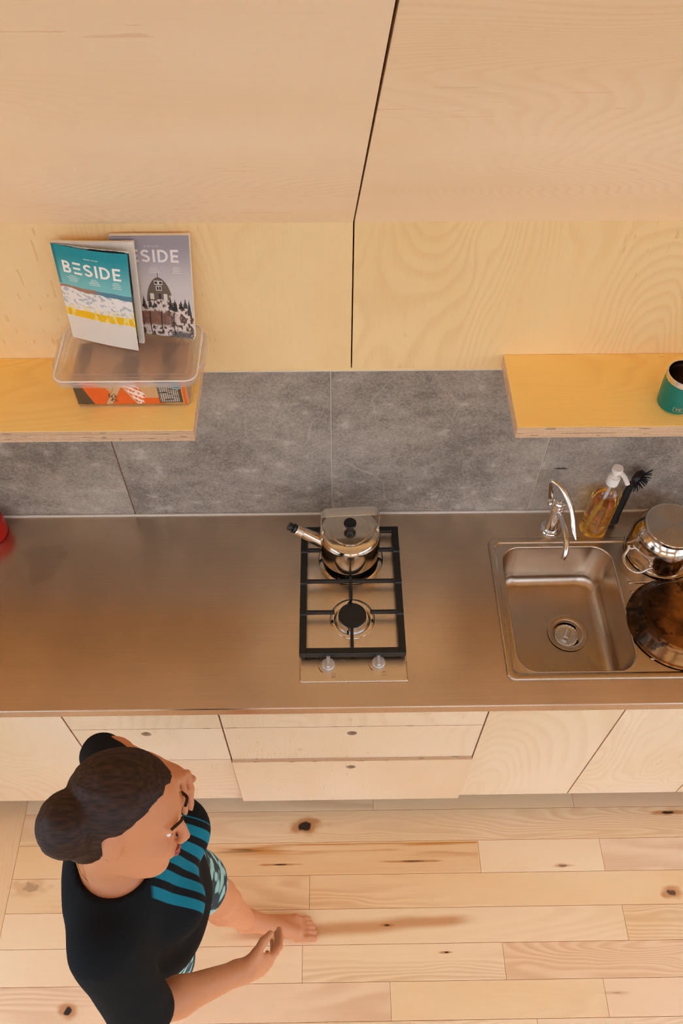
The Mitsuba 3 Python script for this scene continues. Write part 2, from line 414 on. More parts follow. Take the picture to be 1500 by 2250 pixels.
def bx(x0, x1, y0, y1, z0, z1):
    b = trimesh.creation.box(extents=[x1 - x0, y1 - y0, z1 - z0])
    b.apply_translation([(x0 + x1) / 2, (y0 + y1) / 2, (z0 + z1) / 2])
    return b


_wid = [3]


def wood(key, mesh, bsdf, grain=0, thick=1, wid=None, frame=None):
    """Adds a wooden piece: uv in metres, u along the grain axis; faces across the thickness axis are veneer, the rest is edge. frame: rows = local axes."""
    if wid is None:
        _wid[0] += 1
        wid = _wid[0]
    v, f = np.asarray(mesh.vertices), np.asarray(mesh.faces)
    P = v[f].reshape(-1, 3)
    Q = P if frame is None else P @ np.asarray(frame).T
    n = np.cross(Q[1::3] - Q[0::3], Q[2::3] - Q[0::3])
    n /= np.linalg.norm(n, axis=1, keepdims=True) + 1e-30
    ax = np.abs(n).argmax(1)
    ax = np.where(np.abs(n[:, thick]) > 0.35, thick, ax)
    ax = np.repeat(ax, 3)
    across = [a for a in range(3) if a not in (grain, thick)][0]
    g = Q[:, grain].copy()
    g[ax == grain] = Q[ax == grain, across]
    w = np.where(ax == thick, Q[:, across], 1000 + Q[:, thick] - Q[:, thick].min())
    uv = np.stack([wid * 8 + 4 + np.clip(g, -3.9, 3.9), w], 1)
    return add(key, tm(P, np.arange(len(P)).reshape(-1, 3)), bsdf, False, uv)


def lathe(prof, cx=0, cy=0, cz=0, n=56, ang=2 * math.pi, uvs=False):
    """Revolves (r, z) points about the vertical axis."""
    prof = np.array(prof, float)
    a = np.arange(n) * ang / n
    V, F = [], []
    k = len(prof)
    for r, z in prof:
        V.append(np.stack([cx + r * np.cos(a), cy + r * np.sin(a), np.full(n, cz + z)], 1))
    V = np.vstack(V)
    i, j = np.meshgrid(np.arange(k - 1), np.arange(n), indexing='ij')
    j2 = (j + 1) % n
    q = np.stack([i * n + j, i * n + j2, (i + 1) * n + j2, (i + 1) * n + j], -1).reshape(-1, 4)
    F = np.vstack([q[:, [0, 1, 2]], q[:, [0, 2, 3]]])
    t = trimesh.Trimesh(V, F, process=True)
    t.update_faces(t.nondegenerate_faces())
    return tm(t.vertices, t.faces)


def lathe_axis(prof, a, b, n=32):
    """A lathe whose profile z runs from a towards b (unit: metres)."""
    m = lathe(prof, n=n)
    a, b = np.array(a, float), np.array(b, float)
    m.apply_transform(trimesh.geometry.align_vectors([0, 0, 1], (b - a) / np.linalg.norm(b - a)))
    m.apply_translation(a)
    return m


def spline(P, n=40):
    P = np.array(P, float)
    Q = np.vstack([2 * P[0] - P[1], P, 2 * P[-1] - P[-2]])
    out = []
    segs = len(P) - 1
    for s in np.linspace(0, segs - 1e-9, n):
        i = int(s)
        t = s - i
        a, b, c, d = Q[i:i + 4]
        out.append(0.5 * (2 * b + (c - a) * t + (2 * a - 5 * b + 4 * c - d) * t * t + (3 * b - a - 3 * c + d) * t ** 3))
    return np.array(out)


def sweep(P, rx, ry=None, n=16, up=(0, 0, 1), closed=False, power=2.0):
    """A tube along the points P with a (super)elliptic section rx by ry, capped."""
    P = np.array(P, float)
    k = len(P)
    rx = np.broadcast_to(np.asarray(rx, float), (k,))
    ry = rx if ry is None else np.broadcast_to(np.asarray(ry, float), (k,))
    t = (np.roll(P, -1, 0) - np.roll(P, 1, 0)) if closed else np.gradient(P, axis=0)
    t /= np.linalg.norm(t, axis=1, keepdims=True) + 1e-12
    ref = np.array(up, float)
    A = []
    for i in range(k):
        a = ref - t[i] * (ref @ t[i])
        if np.linalg.norm(a) < 0.15:
            a = (A[-1] if A else np.array([1.0, 0.3, 0])) - t[i] * ((A[-1] if A else np.array([1.0, 0.3, 0])) @ t[i])
        A.append(a / np.linalg.norm(a))
    A = np.array(A)
    B = np.cross(t, A)
    th = np.arange(n) * 2 * math.pi / n
    c, s = np.cos(th), np.sin(th)
    c, s = np.sign(c) * np.abs(c) ** (2 / power), np.sign(s) * np.abs(s) ** (2 / power)
    V = P[:, None] + ry[:, None, None] * s[None, :, None] * A[:, None] + rx[:, None, None] * c[None, :, None] * B[:, None]
    V = V.reshape(-1, 3)
    kk = k if closed else k - 1
    i, j = np.meshgrid(np.arange(kk), np.arange(n), indexing='ij')
    i2, j2 = (i + 1) % k, (j + 1) % n
    q = np.stack([i * n + j, i * n + j2, i2 * n + j2, i2 * n + j], -1).reshape(-1, 4)
    F = np.vstack([q[:, [0, 1, 2]], q[:, [0, 2, 3]]])
    if not closed:
        V = np.vstack([V, P[0], P[-1]])
        jj = np.arange(n)
        F = np.vstack([F, np.stack([(jj + 1) % n, jj, jj * 0 + k * n], 1), np.stack([(k - 1) * n + jj, (k - 1) * n + (jj + 1) % n, jj * 0 + k * n + 1], 1)])
    m = tm(V, F)
    if m.volume < 0:
        m.invert()
    return m


def rrect(x0, x1, y0, y1, r, n=12):
    """Corner-rounded rectangle outline, counter-clockwise, 4(n+1) points."""
    out = []
    for cx, cy, a in ((x1 - r, y0 + r, -90), (x1 - r, y1 - r, 0), (x0 + r, y1 - r, 90), (x0 + r, y0 + r, 180)):
        for t in np.linspace(0, 90, n + 1):
            out.append((cx + r * math.cos(math.radians(a + t)), cy + r * math.sin(math.radians(a + t))))
    return np.array(out)


def loft(rings, cap0=False, cap1=False):
    """rings: list of (k, 3) loops with equal k."""
    k = len(rings[0])
    V = np.vstack(rings)
    i, j = np.meshgrid(np.arange(len(rings) - 1), np.arange(k), indexing='ij')
    j2 = (j + 1) % k
    q = np.stack([i * k + j, i * k + j2, (i + 1) * k + j2, (i + 1) * k + j], -1).reshape(-1, 4)
    F = [q[:, [0, 1, 2]], q[:, [0, 2, 3]]]
    jj = np.arange(k)
    for on, at, flip in ((cap0, 0, True), (cap1, len(rings) - 1, False)):
        if on:
            c = len(V)
            V = np.vstack([V, rings[at].mean(0)])
            tri = np.stack([at * k + jj, at * k + (jj + 1) % k, jj * 0 + c], 1)
            F.append(tri[:, ::-1] if flip else tri)
    m = tm(V, np.vstack(F))
    return m


def r3(ring, z):
    return np.column_stack([ring, np.full(len(ring), z)])


def extr(poly, h, z=0.0):
    m = trimesh.creation.extrude_polygon(poly, h, engine='earcut')
    m.apply_translation([0, 0, z])
    return m


def swap(m, M):
    """Applies the 3x3 (or 4x4) matrix; keeps the winding outward."""
    A = np.eye(4)
    A[:np.shape(M)[0], :np.shape(M)[1]] = M
    m.apply_transform(A)
    return m


# ------------------------------------------------------------------ setting: floor
ZC = 0.91                      # worktop height
XL, XR, YF = -1.45, 1.75, -4.3  # the room's ends and the wall behind the camera
add('floor', bx(XL, XR, YF, 0.05, -0.06, -0.0155), 'subfloor')
tag('floor', 'floor of pale knotty maple boards laid along the kitchen run', kind='structure')
W0, Y0 = 0.1051, -0.6242


def plank(x0, x1, y0, y1, grain):
    key = 'floor__' + num('plank')
    g = 0.0005
    dz = RNG.uniform(-0.0003, 0.0003)
    wood(key, cham(x0 + g, x1 - g, y0 + g, y1 - g, -0.0154, dz, 0.0007), 'maple', grain, 2)


known = {-1: [0.124], 0: [1.62], 1: [0.478, 0.895], 2: [-0.097, 1.45], 3: [0.928], 4: [-0.118, 0.521], 5: [0.156, 0.823], 6: [-0.55, 0.6]}
BX = -1.088
for i in range(-2, 35):
    y1 = Y0 - i * W0
    y0 = max(y1 - W0, YF)
    if y1 - y0 < 0.02:
        continue
    if i in known:
        cuts = list(known[i])
    else:
        cuts = sorted(RNG.uniform(-0.6, 2.0, 2).tolist())
    xs = [BX] + cuts
    while xs[-1] < XR - 1.0:
        xs.append(xs[-1] + RNG.uniform(0.6, 0.95))
    xs = [x for x in xs if x < XR - 0.2] + [XR]
    for a, b in zip(xs[:-1], xs[1:]):
        plank(a, b, y0, y1, 0)
x = BX
while x > XL + 0.03:
    x0 = max(x - W0, XL)
    ys = [-0.40, -0.40 - RNG.uniform(0.9, 1.6)]
    while ys[-1] > YF + 0.5:
        ys.append(ys[-1] - RNG.uniform(0.8, 1.5))
    ys = [y for y in ys if y > YF + 0.2] + [YF]
    for a, b in zip(ys[:-1], ys[1:]):
        plank(x0, x, b, a, 1)
    x = x0

# ------------------------------------------------------------------ setting: back wall
KZ = 1.9317                    # where the wall meets the slope
add('wall_back', bx(XL, XR, 0.011, 0.10, 0.0, 2.05), 'gap')
tag('wall_back', 'back wall of the kitchen, birch plywood above grey stone tiles', kind='structure')
TX, TW = -0.6093, 0.5992
for i in range(-3, 6):
    x0, x1 = TX + i * TW, TX + (i + 1) * TW
    if x1 < XL + 0.1 or x0 > XR - 0.1:
        continue
    key = 'wall_back__' + num('tile')
    add(key, cham(max(x0 + 0.0016, XL), min(x1 - 0.0016, XR), 0.0, 0.0105, ZC - 0.04, 1.505, 0.0012), 'slate')
    add('wall_back__' + num('grout_joint'), bx(x1 - 0.0016, x1 + 0.0016, 0.0024, 0.0105, ZC - 0.04, 1.505), 'grout_dark' if i == -1 else 'grout')
SEAM = 0.0409
edges = [XL, SEAM - 2.44, SEAM - 1.22, SEAM, SEAM + 1.22, SEAM + 2.44, XR]
edges = [e for e in edges if XL <= e <= XR]
for a, b in zip(edges[:-1], edges[1:]):
    wood('wall_back__' + num('plywood_panel'), cham(a + 0.0015, b - 0.0015, -0.012, 0.0105, 1.521, KZ + 0.002, 0.0008), 'birch', 2, 1)
wood('trim_1', cham(XL, XR, -0.006, 0.0105, 1.5085, 1.519, 0.0008), 'birch', 0, 1)
tag('trim_1', 'narrow plywood strip between the grey tiles and the wall panels', kind='structure')
add('trim_2', sweep([(XL, -0.0025, 1.5062), (XR, -0.0025, 1.5062)], 0.0024, 0.0024, 8), 'caulk')
tag('trim_2', 'thin white caulk line along the top of the tiles', kind='structure')
add('trim_3', sweep([(XL, -0.003, ZC + 0.0015), (XR, -0.003, ZC + 0.0015)], 0.0045, 0.0045, 8), 'caulk')
tag('trim_3', 'white caulk bead where the tiles meet the steel worktop', kind='structure')

# sloping ceiling (two slopes up to a ridge)
ANG = math.radians(41.77)
CA, SA = math.cos(ANG), math.sin(ANG)
RIDGE_Y = -2.16
LEN = (-0.012 - RIDGE_Y) / CA
RZ = KZ + LEN * SA


SKYLIGHTS = [(-1.32, -0.06, 0.50, 2.30), (0.20, 1.62, 0.50, 2.30)]


def slope_piece(a, b, s0, s1, t0, t1, side, c=0.0008):
    """A slab lying in the slope: a..b along x, s along the slope from its foot, t outwards."""
    m = cham(a, b, s0, s1, t0, t1, c)
    if side < 0:
        q = man(m)
        for w in SKYLIGHTS:
            q = q - man(bx(w[0], w[1], w[2], w[3], -0.1, 0.3))
        m = unman(q)
    y0 = -0.012 if side > 0 else 2 * RIDGE_Y + 0.012
    M = np.array([[1, 0, 0], [0, -side * CA, side * SA], [0, SA, CA]])
    m.apply_transform(np.block([[M, np.array([[0], [y0], [KZ]])], [np.zeros((1, 3)), np.ones((1, 1))]]))
    if m.volume < 0:
        m.invert()
    return m, np.array([[1, 0, 0], [0, -side * CA, SA], [0, side * SA, CA]])


add('ceiling', cat(slope_piece(XL - .05, XR + .05, -0.02, LEN + 0.01, 0.0135, 0.10, 1)[0], slope_piece(XL - .05, XR + .05, -0.02, LEN + 0.01, 0.0135, 0.10, -1)[0]), 'gap')
tag('ceiling', 'steep sloping ceiling lined with birch plywood sheets', kind='structure')
for side in (1, -1):
    for a, b in zip(edges[:-1], edges[1:]):
        for s0, s1 in ((0.0, 2.44), (2.443, LEN - 0.005)):
            if s1 - s0 > 0.05:
                m, fr = slope_piece(a + 0.0014, b - 0.0014, s0, s1, 0.0, 0.013, side)
                if not len(m.faces):
                    continue
                wood('ceiling__' + num('plywood_sheet'), m, 'birch_pale', 0, 2, frame=fr)


# walls that stand outside the frame, with the windows that light the room
def window(name, centre_axis, at, a0, a1, z0, z1, lab, mull=1):
    """A glazed frame in the plane axis = at, spanning a0..a1 and z0..z1."""
    fw, t = 0.06, 0.05
    bars = [(a0, a0 + fw, z0, z1), (a1 - fw, a1, z0, z1), (a0 + fw, a1 - fw, z0, z0 + fw), (a0 + fw, a1 - fw, z1 - fw, z1)]
    for k in range(1, mull + 1):
        c = a0 + (a1 - a0) * k / (mull + 1)
        bars.append((c - fw / 2, c + fw / 2, z0 + fw, z1 - fw))
    fr = []
    for p0, p1, q0, q1 in bars:
        fr.append(cham(at - t / 2, at + t / 2, p0, p1, q0, q1, 0.002) if centre_axis == 0 else cham(p0, p1, at - t / 2, at + t / 2, q0, q1, 0.002))
    add(name + '__frame', cat(*fr), 'frame_dark')
    cs = [a0 + fw] + [a0 + (a1 - a0) * k / (mull + 1) for k in range(1, mull + 1)] + [a1 - fw]
    for k in range(mull + 1):
        p0, p1 = cs[k] + (fw / 2 if k else 0), cs[k + 1] - (fw / 2 if k < mull else 0)
        Q = [(at, p0, z0 + fw), (at, p1, z0 + fw), (at, p1, z1 - fw), (at, p0, z1 - fw)] if centre_axis == 0 else [(p0, at, z0 + fw), (p1, at, z0 + fw), (p1, at, z1 - fw), (p0, at, z1 - fw)]
        add(f'{name}__{num(name + "pane").replace(name + "pane", "pane")}', tm(Q, [[0, 1, 2], [0, 2, 3]]), 'glass')
    tag(name, lab, kind='structure')


WIN_L = (-3.6, -0.85, 0.04, 2.12)
WIN_R = (-3.7, -0.75, 0.04, 2.12)
gable = Polygon([(YF, 0), (0.10, 0), (0.10, KZ + 0.02), (RIDGE_Y, RZ + 0.02), (YF, KZ + 0.02)])
for side, name, at, W_ in ((-1, 'wall_left', XL, WIN_L), (1, 'wall_right', XR, WIN_R)):
    poly = gable.difference(sbox(W_[0], W_[2], W_[1], W_[3])).difference(sbox(-2.9, 2.35, -1.4, 3.05))
    m = extr(poly, 0.09)
    m = swap(m, np.array([[0, 0, 1, 0], [1, 0, 0, 0], [0, 1, 0, 0], [0, 0, 0, 1.0]]))
    m.apply_translation([at - (0.09 if side < 0 else 0), 0, 0])
    wood(name, m, 'birch', 1, 0)
    tag(name, f'plywood lined {"left" if side < 0 else "right"} gable wall with glazed doors', kind='structure')
for k, w in enumerate(SKYLIGHTS):
    name = f'window_{5 + k}'
    pcs = []
    sv, SKY2 = SKYLIGHTS, None
    for b in ((w[0], w[0] + .05, w[2], w[3]), (w[1] - .05, w[1], w[2], w[3]), (w[0] + .05, w[1] - .05, w[2], w[2] + .05), (w[0] + .05, w[1] - .05, w[3] - .05, w[3])):
        SKYLIGHTS = []
        pcs.append(slope_piece(*b, 0.02, 0.09, -1, 0.002)[0])
    add(name + '__frame', cat(*pcs), 'frame_dark')
    pm = slope_piece(w[0] + .05, w[1] - .05, w[2] + .05, w[3] - .05, 0.054, 0.058, -1)[0]
    SKYLIGHTS = sv
    pv = np.asarray(pm.vertices)
    nrm = np.array([0, -SA, CA])
    h = (pv - [0, 2 * RIDGE_Y + 0.012, KZ]) @ nrm
    C4 = pv[np.abs(h - h.max()) < 1e-6]
    C4 = C4[np.argsort(np.arctan2((C4 - C4.mean(0)) @ np.array([0, CA, SA]), C4[:, 0] - C4[:, 0].mean()))]
    add(name + '__pane', loft([C4], cap1=True) if False else tm(np.vstack([C4, C4.mean(0)]), [[i, (i + 1) % len(C4), len(C4)] for i in range(len(C4))]), 'glass')
    tag(name, f'skylight in the slope above the camera, {"left" if k == 0 else "right"} one', kind='structure')
window('window_1', 0, XL - 0.045, *WIN_L, 'tall glazed sliding doors in the left gable wall')
window('window_2', 0, XR + 0.045, *WIN_R, 'tall glazed sliding doors in the right gable wall')
WF = [(-1.32, -0.10, 0.80, 1.80), (0.25, 1.62, 0.80, 1.80)]
fp = sbox(XL, 0, XR, KZ + 0.02)
for w in WF:
    fp = fp.difference(sbox(w[0], w[2], w[1], w[3]))
m = extr(fp, 0.09)
m = swap(m, np.array([[1, 0, 0], [0, 0, -1], [0, 1, 0]]))
m.apply_translation([0, YF, 0])
wood('wall_front', m, 'birch', 0, 1)
tag('wall_front', 'low plywood wall opposite the kitchen with two windows', kind='structure')
window('window_7', 0, XL - 0.045, -2.9, -1.4, 2.35, 3.05, 'high window in the left gable')
window('window_8', 0, XR + 0.045, -2.9, -1.4, 2.35, 3.05, 'high window in the right gable')
window('window_3', 1, YF - 0.045, *WF[0], 'wide window in the low wall opposite the worktop, left')
window('window_4', 1, YF - 0.045, *WF[1], 'wide window in the low wall opposite the sink, right')

# ------------------------------------------------------------------ shelves
SH0, SH1 = 1.529, 1.565
wood('wall_shelf', cham(XL + 0.02, -0.3185, -0.2495, -0.0125, SH0, SH1, 0.0008), 'birch_varnished', 0, 2)
tag('wall_shelf', 'thick birch plywood wall shelf carrying the clear storage box', 'shelf')
wood('wall_shelf_001', cham(0.4085, XR - 0.02, -0.2495, -0.0125, SH0, SH1, 0.0008), 'birch_varnished', 0, 2)
tag('wall_shelf_001', 'thick birch plywood wall shelf above the sink carrying the teal mug', 'shelf')

# ------------------------------------------------------------------ worktop
prof = [(-0.002, ZC - 0.035), (-0.6315, ZC - 0.035)] + [(-0.6315 + 0.003 * (1 - math.sin(t)), ZC - 0.003 + 0.003 * math.sin(t)) if False else
        (-0.6315 + 0.004 - 0.004 * math.cos(t), ZC - 0.004 + 0.004 * math.sin(t)) for t in np.linspace(0, math.pi / 2, 6)] + [(-0.002, ZC)]
m = extr(Polygon(prof), XR - XL - 0.04)
m = swap(m, np.array([[0, 0, 1.0], [1, 0, 0], [0, 1, 0]]))
m.apply_translation([XL + 0.02, 0, 0])
cut = man(m) - man(bx(0.474, 1.262, -0.548, -0.118, ZC - 0.1, ZC + 0.1))
m = unman(cut)
P = m.vertices[m.faces].reshape(-1, 3)
add('worktop', tm(P, np.arange(len(P)).reshape(-1, 3)), 'steel_top', False, P[:, [0, 1]] + np.where(np.abs(P[:, [1]] + 0.6315) < 0.001, [[0, 1.0]], 0) * P[:, [2]])
tag('worktop', 'long brushed stainless steel worktop holding the hob and sink', 'worktop')

# ------------------------------------------------------------------ base cabinets
FY = -0.6115


def front(x0, x1, z0, z1, holes, y=FY, t=0.018):
    poly = sbox(x0 + 0.0023, z0 + 0.0014, x1 - 0.0023, z1 - 0.0014)
    for hx, hz in holes:
        poly = poly.difference(Point(hx, hz).buffer(0.0145, 12))
    m = extr(poly, t)
    m = swap(m, np.array([[1, 0, 0], [0, 0, -1], [0, 1, 0]]))
    m.apply_translation([0, y + t, 0])
    if m.volume < 0:
        m.invert()
    return m


def carcass(key, x0, x1):
    x0, x1 = x0 + 0.0008, x1 - 0.0008
    t, yb, yf, z0, z1 = 0.016, -0.012, FY + 0.0185, 0.10, ZC - 0.036
    body = [bx(x0, x0 + t, yf, yb, z0, z1), bx(x1 - t, x1, yf, yb, z0, z1), bx(x0 + t, x1 - t, yf, yb, z0, z0 + t), bx(x0 + t, x1 - t, yb - 0.008, yb, z0 + t, z1)]
    add(key + '__carcass', cat(*body), 'carcass')
    add(key + '__toe_kick', bx(x0, x1, FY + 0.07, FY + 0.085, 0.001, 0.0995), 'carcass')


ZB, ZT = 0.114, 0.8735
Z1, Z2 = 0.7328, 0.4866
C = [-0.7435, -0.3215, 0.4090, 0.7800, 1.1515]


def door_cab(x0, x1, doors, lab):
    key = num('base_cabinet')
    carcass(key, x0, x1)
    for k, (a, b, h) in enumerate(doors):
        wood(f'{key}__door' + (f'_{k:03d}' if k else ''), front(a, b, ZB, ZT, h), 'birch_grey', 2, 1)
    tag(key, lab, 'cabinet')


def drawer_cab(x0, x1, hx, holes, lab, out=0.0):
    key = num('base_cabinet')
    carcass(key, x0, x1)
    zs = [(Z1, ZT), (Z2, Z1), (ZB, Z2)]
    for k, ((z0, z1), hz) in enumerate(zip(zs, holes)):
        o = out if k == 2 else 0.0
        d = f'{key}__drawer' + (f'_{k:03d}' if k else '')
        wood(d, front(x0, x1, z0, z1 + (0.002 if o else 0), [(hx, hz)], FY - o), 'birch_grey', 2, 1)
    tag(key, lab, 'cabinet')


HZ = 0.8555
door_cab(-1.435, C[0], [(-1.435, -1.182, [(-1.22, HZ)]), (-1.182, C[0], [(-1.144, HZ)])], 'plywood base cabinet with plain doors left of the narrow drawers')
drawer_cab(C[0], C[1], -0.540, [HZ, 0.696, 0.464], 'narrow plywood base cabinet with three drawers behind the person')
drawer_cab(C[1], C[2], 0.040, [HZ, 0.683, 0.437], 'wide plywood base cabinet with three drawers under the gas hob', out=0.011)
door_cab(C[2], C[4], [(C[2], C[3], [(0.738, HZ)]), (C[3], C[4], [(0.819, HZ)])], 'plywood base cabinet with two doors under the sink')
door_cab(C[4], 1.735, [(C[4], 1.44, [(1.40, HZ)]), (1.44, 1.735, [(1.48, HZ)])], 'plywood base cabinet right of the sink cabinet at the frame edge')

# ------------------------------------------------------------------ sink
S0, S1, S2, S3 = 0.4525, 1.285, -0.5615, -0.1035      # outer rim
B0, B1, B2, B3 = 0.487, 0.812, -0.537, -0.136          # bowl
D0 = np.array([0.688, -0.337])
zr = ZC + 0.0005


def orr(inset, r):
    return rrect(S0 + inset, S1 - inset, S2 + inset, S3 - inset, r)


def brr(inset, r):
    return rrect(B0 + inset, B1 - inset, B2 + inset, B3 - inset, r)


rings = [r3(orr(0, 0.022), zr), r3(orr(0.0008, 0.0215), zr + 0.004), r3(orr(0.0025, 0.021), zr + 0.0058), r3(orr(0.005, 0.02), zr + 0.0062), r3(orr(0.0140, 0.020), zr + 0.0060),
         r3(orr(0.0165, 0.02), zr + 0.0052), r3(orr(0.0185, 0.02), zr + 0.0028), r3(orr(0.0205, 0.02), zr + 0.0022)]
rings += [r3(brr(-0.003, 0.058), zr + 0.0022), r3(brr(-0.0015, 0.0575), zr + 0.0028), r3(brr(0.0, 0.056), zr + 0.0022), r3(brr(0.0015, 0.055), zr + 0.0004), r3(brr(0.0025, 0.054), zr - 0.004), r3(brr(0.006, 0.053), zr - 0.05)]
for t in np.linspace(0, math.pi / 2, 8):
    rings.append(r3(brr(0.010 + 0.034 * (1 - math.cos(t)), 0.052 + 0.0 * t - 0.016 * (1 - math.cos(t))), 0.785 - 0.034 * math.sin(t)))
circ = np.array([[D0[0] + 0.052 * math.cos(a), D0[1] + 0.052 * math.sin(a)] for a in np.arctan2(rings[-1][:, 1] - D0[1], rings[-1][:, 0] - D0[0])])
rings.append(r3(0.5 * rings[-1][:, :2] + 0.5 * circ, 0.7495))
rings.append(r3(circ, 0.748))
m = loft(rings)
m.invert() if m.face_normals[len(m.faces) // 2][2] < 0 else None
add('kitchen_sink__basin', m, 'steel', 35)
fl = lathe([(0.060, 0.7505), (0.059, 0.7525), (0.056, 0.7530), (0.046, 0.7520), (0.043, 0.7500), (0.041, 0.745), (0.040, 0.728), (0.002, 0.727)], *D0, 0)
add('kitchen_sink__drain', fl, 'steel', 35)
st = [lathe([(0.0365, 0.733), (0.036, 0.7375), (0.033, 0.7385), (0.029, 0.7365), (0.012, 0.7365), (0.0001, 0.737)], *D0, 0)]
for k in range(20):
    a = 2 * math.pi * k / 20
    b = cham(-0.0016, 0.0016, 0.0295, 0.0335, 0.737, 0.7402, 0.0006)
    b.apply_transform(trimesh.transformations.rotation_matrix(a, [0, 0, 1]))
    b.apply_translation([D0[0], D0[1], 0])
    st.append(b)
add('kitchen_sink__drain__strainer', cat(*st), 'satin', 35)
kn = sweep([(D0[0] - 0.006, D0[1] - 0.012, 0.747), (D0[0] + 0.006, D0[1] + 0.012, 0.747)], 0.007, 0.006, 14, power=3)
add('kitchen_sink__drain__strainer_knob', cat(kn, lathe([(0.005, 0.736), (0.005, 0.747)], *D0, 0, 12)), 'satin', 35)
for k in range(9):
    y = -0.262 - 0.030 * k
    if y < S2 + 0.05:
        break
    add('kitchen_sink__' + num('drainer_ridge'), sweep(spline([(0.856 + 0.003 * k, y, zr + 0.0012), (0.870, y, zr + 0.0034), (1.23, y, zr + 0.0034), (1.245, y, zr + 0.0012)], 14), 0.004, 0.0022, 8), 'steel', True)
tag('kitchen_sink', 'stainless steel inset sink with rounded bowl and drainer', 'sink')

# ------------------------------------------------------------------ pump tap
fx, fy = 0.648, -0.068
add('water_tap__base_flange', lathe([(0.0, 0.0006), (0.031, 0.0006), (0.0315, 0.004), (0.029, 0.008), (0.024, 0.0095), (0.022, 0.0125), (0.021, 0.0128), (0.0205, 0.0165), (0.0, 0.017)], fx, fy, ZC), 'chrome', 30)
add('water_tap__body', lathe([(0.0, 0.0172), (0.0195, 0.0172), (0.0175, 0.032), (0.0165, 0.095), (0.0175, 0.098), (0.0195, 0.100), (0.0195, 0.108), (0.0172, 0.110), (0.0172, 0.114), (0.0192, 0.1155), (0.0192, 0.121), (0.017, 0.123),
                              (0.017, 0.127), (0.0185, 0.1285), (0.0185, 0.134), (0.015, 0.138), (0.012, 0.139), (0.012, 0.150), (0.0115, 0.153), (0.0, 0.154)], fx, fy, ZC), 'chrome', 30)
add('water_tap__spout', sweep(spline([(fx + 0.002, fy - 0.014, 1.009), (fx + 0.006, fy - 0.04, 1.014), (fx + 0.008, fy - 0.08, 1.010), (fx + 0.008, fy - 0.115, 1.000), (fx + 0.005, fy - 0.138, 0.984), (fx + 0.001, fy - 0.146, 0.966)], 36),
                              np.interp(np.linspace(0, 1, 36), [0, 0.5, 1], [0.0085, 0.0085, 0.0062]), None, 16, up=(1, 0, 0)), 'chrome', 40)
# link strap behind the body, its pin, and the long curved lever
add('water_tap__link', cat(sweep([(fx - 0.021, fy + 0.012, 1.028), (fx - 0.031, fy + 0.030, 1.096)], 0.0070, 0.0028, 12, up=(0, 1, 0), power=4),
                           sweep([(fx - 0.018, fy + 0.014, 1.030), (fx - 0.006, fy + 0.004, 1.028)], 0.005, None, 10)), 'polished', 40)
add('water_tap__pin', lathe_axis([(0, 0), (0.0065, 0), (0.0075, 0.002), (0.0065, 0.010), (0, 0.011)], (fx - 0.021, fy + 0.008, 1.030), (fx - 0.034, fy + 0.002, 1.029), 18), 'chrome', 30)
LEV = spline([(fx - 0.036, fy + 0.034, 1.100), (fx - 0.024, fy + 0.028, 1.108), (fx - 0.001, fy + 0.002, 1.097), (fx + 0.020, fy - 0.030, 1.066), (fx + 0.030, fy - 0.050, 1.036), (fx + 0.036, fy - 0.070, 1.006), (fx + 0.043, fy - 0.092, 0.984)], 48)
add('water_tap__lever', sweep(LEV, np.interp(np.linspace(0, 1, 48), [0, 0.05, 0.2, 0.5, 0.9, 1], [0.005, 0.0095, 0.0105, 0.0088, 0.0066, 0.0028]), np.interp(np.linspace(0, 1, 48), [0, 0.05, 0.3, 0.6, 1], [0.004, 0.007, 0.007, 0.0045, 0.0022]), 16), 'chrome', 40)
tag('water_tap', 'chrome hand pump tap with curved lever behind the sink bowl', 'tap')

# ------------------------------------------------------------------ soap bottle
bx_, by_ = 0.779, -0.062
BO = [(0.0, 0.0008), (0.036, 0.0008), (0.0395, 0.004), (0.0405, 0.010), (0.0405, 0.165), (0.039, 0.182), (0.033, 0.196), (0.022, 0.206), (0.0135, 0.212), (0.0125, 0.220)]
add('soap_bottle__shell', lathe(BO, bx_, by_, ZC), 'clear_shell', 40)
LQ = [(0.0, 0.0035), (0.034, 0.0035), (0.0375, 0.006), (0.0388, 0.011), (0.0388, 0.140), (0.0382, 0.142), (0.0, 0.142)]
add('soap_bottle__liquid_soap', lathe(LQ, bx_, by_, ZC), 'amber_soap', 40)
labels['soap_bottle__liquid_soap'] = {'label': 'amber yellow liquid soap'}
z = ZC
add('soap_bottle__pump', cat(lathe([(0.0, 0.2125), (0.0168, 0.2125), (0.0172, 0.215), (0.0172, 0.240), (0.0160, 0.2425), (0.011, 0.2435), (0.0105, 0.247), (0.0062, 0.2475), (0.006, 0.262), (0.0, 0.262)], bx_, by_, z, 32),
                             lathe([(0.0, 0.260), (0.0085, 0.260), (0.0145, 0.264), (0.0152, 0.268), (0.0152, 0.276), (0.0142, 0.279), (0.0, 0.2795)], bx_, by_, z, 32),
                             sweep(spline([(bx_ + 0.004, by_ - 0.004, z + 0.270), (bx_ + 0.014, by_ - 0.020, z + 0.268), (bx_ + 0.022, by_ - 0.036, z + 0.258), (bx_ + 0.0235, by_ - 0.039, z + 0.254)], 14), 0.0062, 0.0052, 12, power=3)), 'white_plastic', 35)
labels['soap_bottle__pump'] = {'label': 'white pump head'}
add('soap_bottle__dip_tube', sweep(spline([(bx_, by_, z + 0.215), (bx_ - 0.004, by_ - 0.002, z + 0.15), (bx_ - 0.018, by_ - 0.008, z + 0.06), (bx_ - 0.027, by_ - 0.012, z + 0.012)], 18), 0.0042, None, 10), 'straw', True)
tag('soap_bottle', 'clear pump bottle of amber dish soap beside the tap', 'bottle')

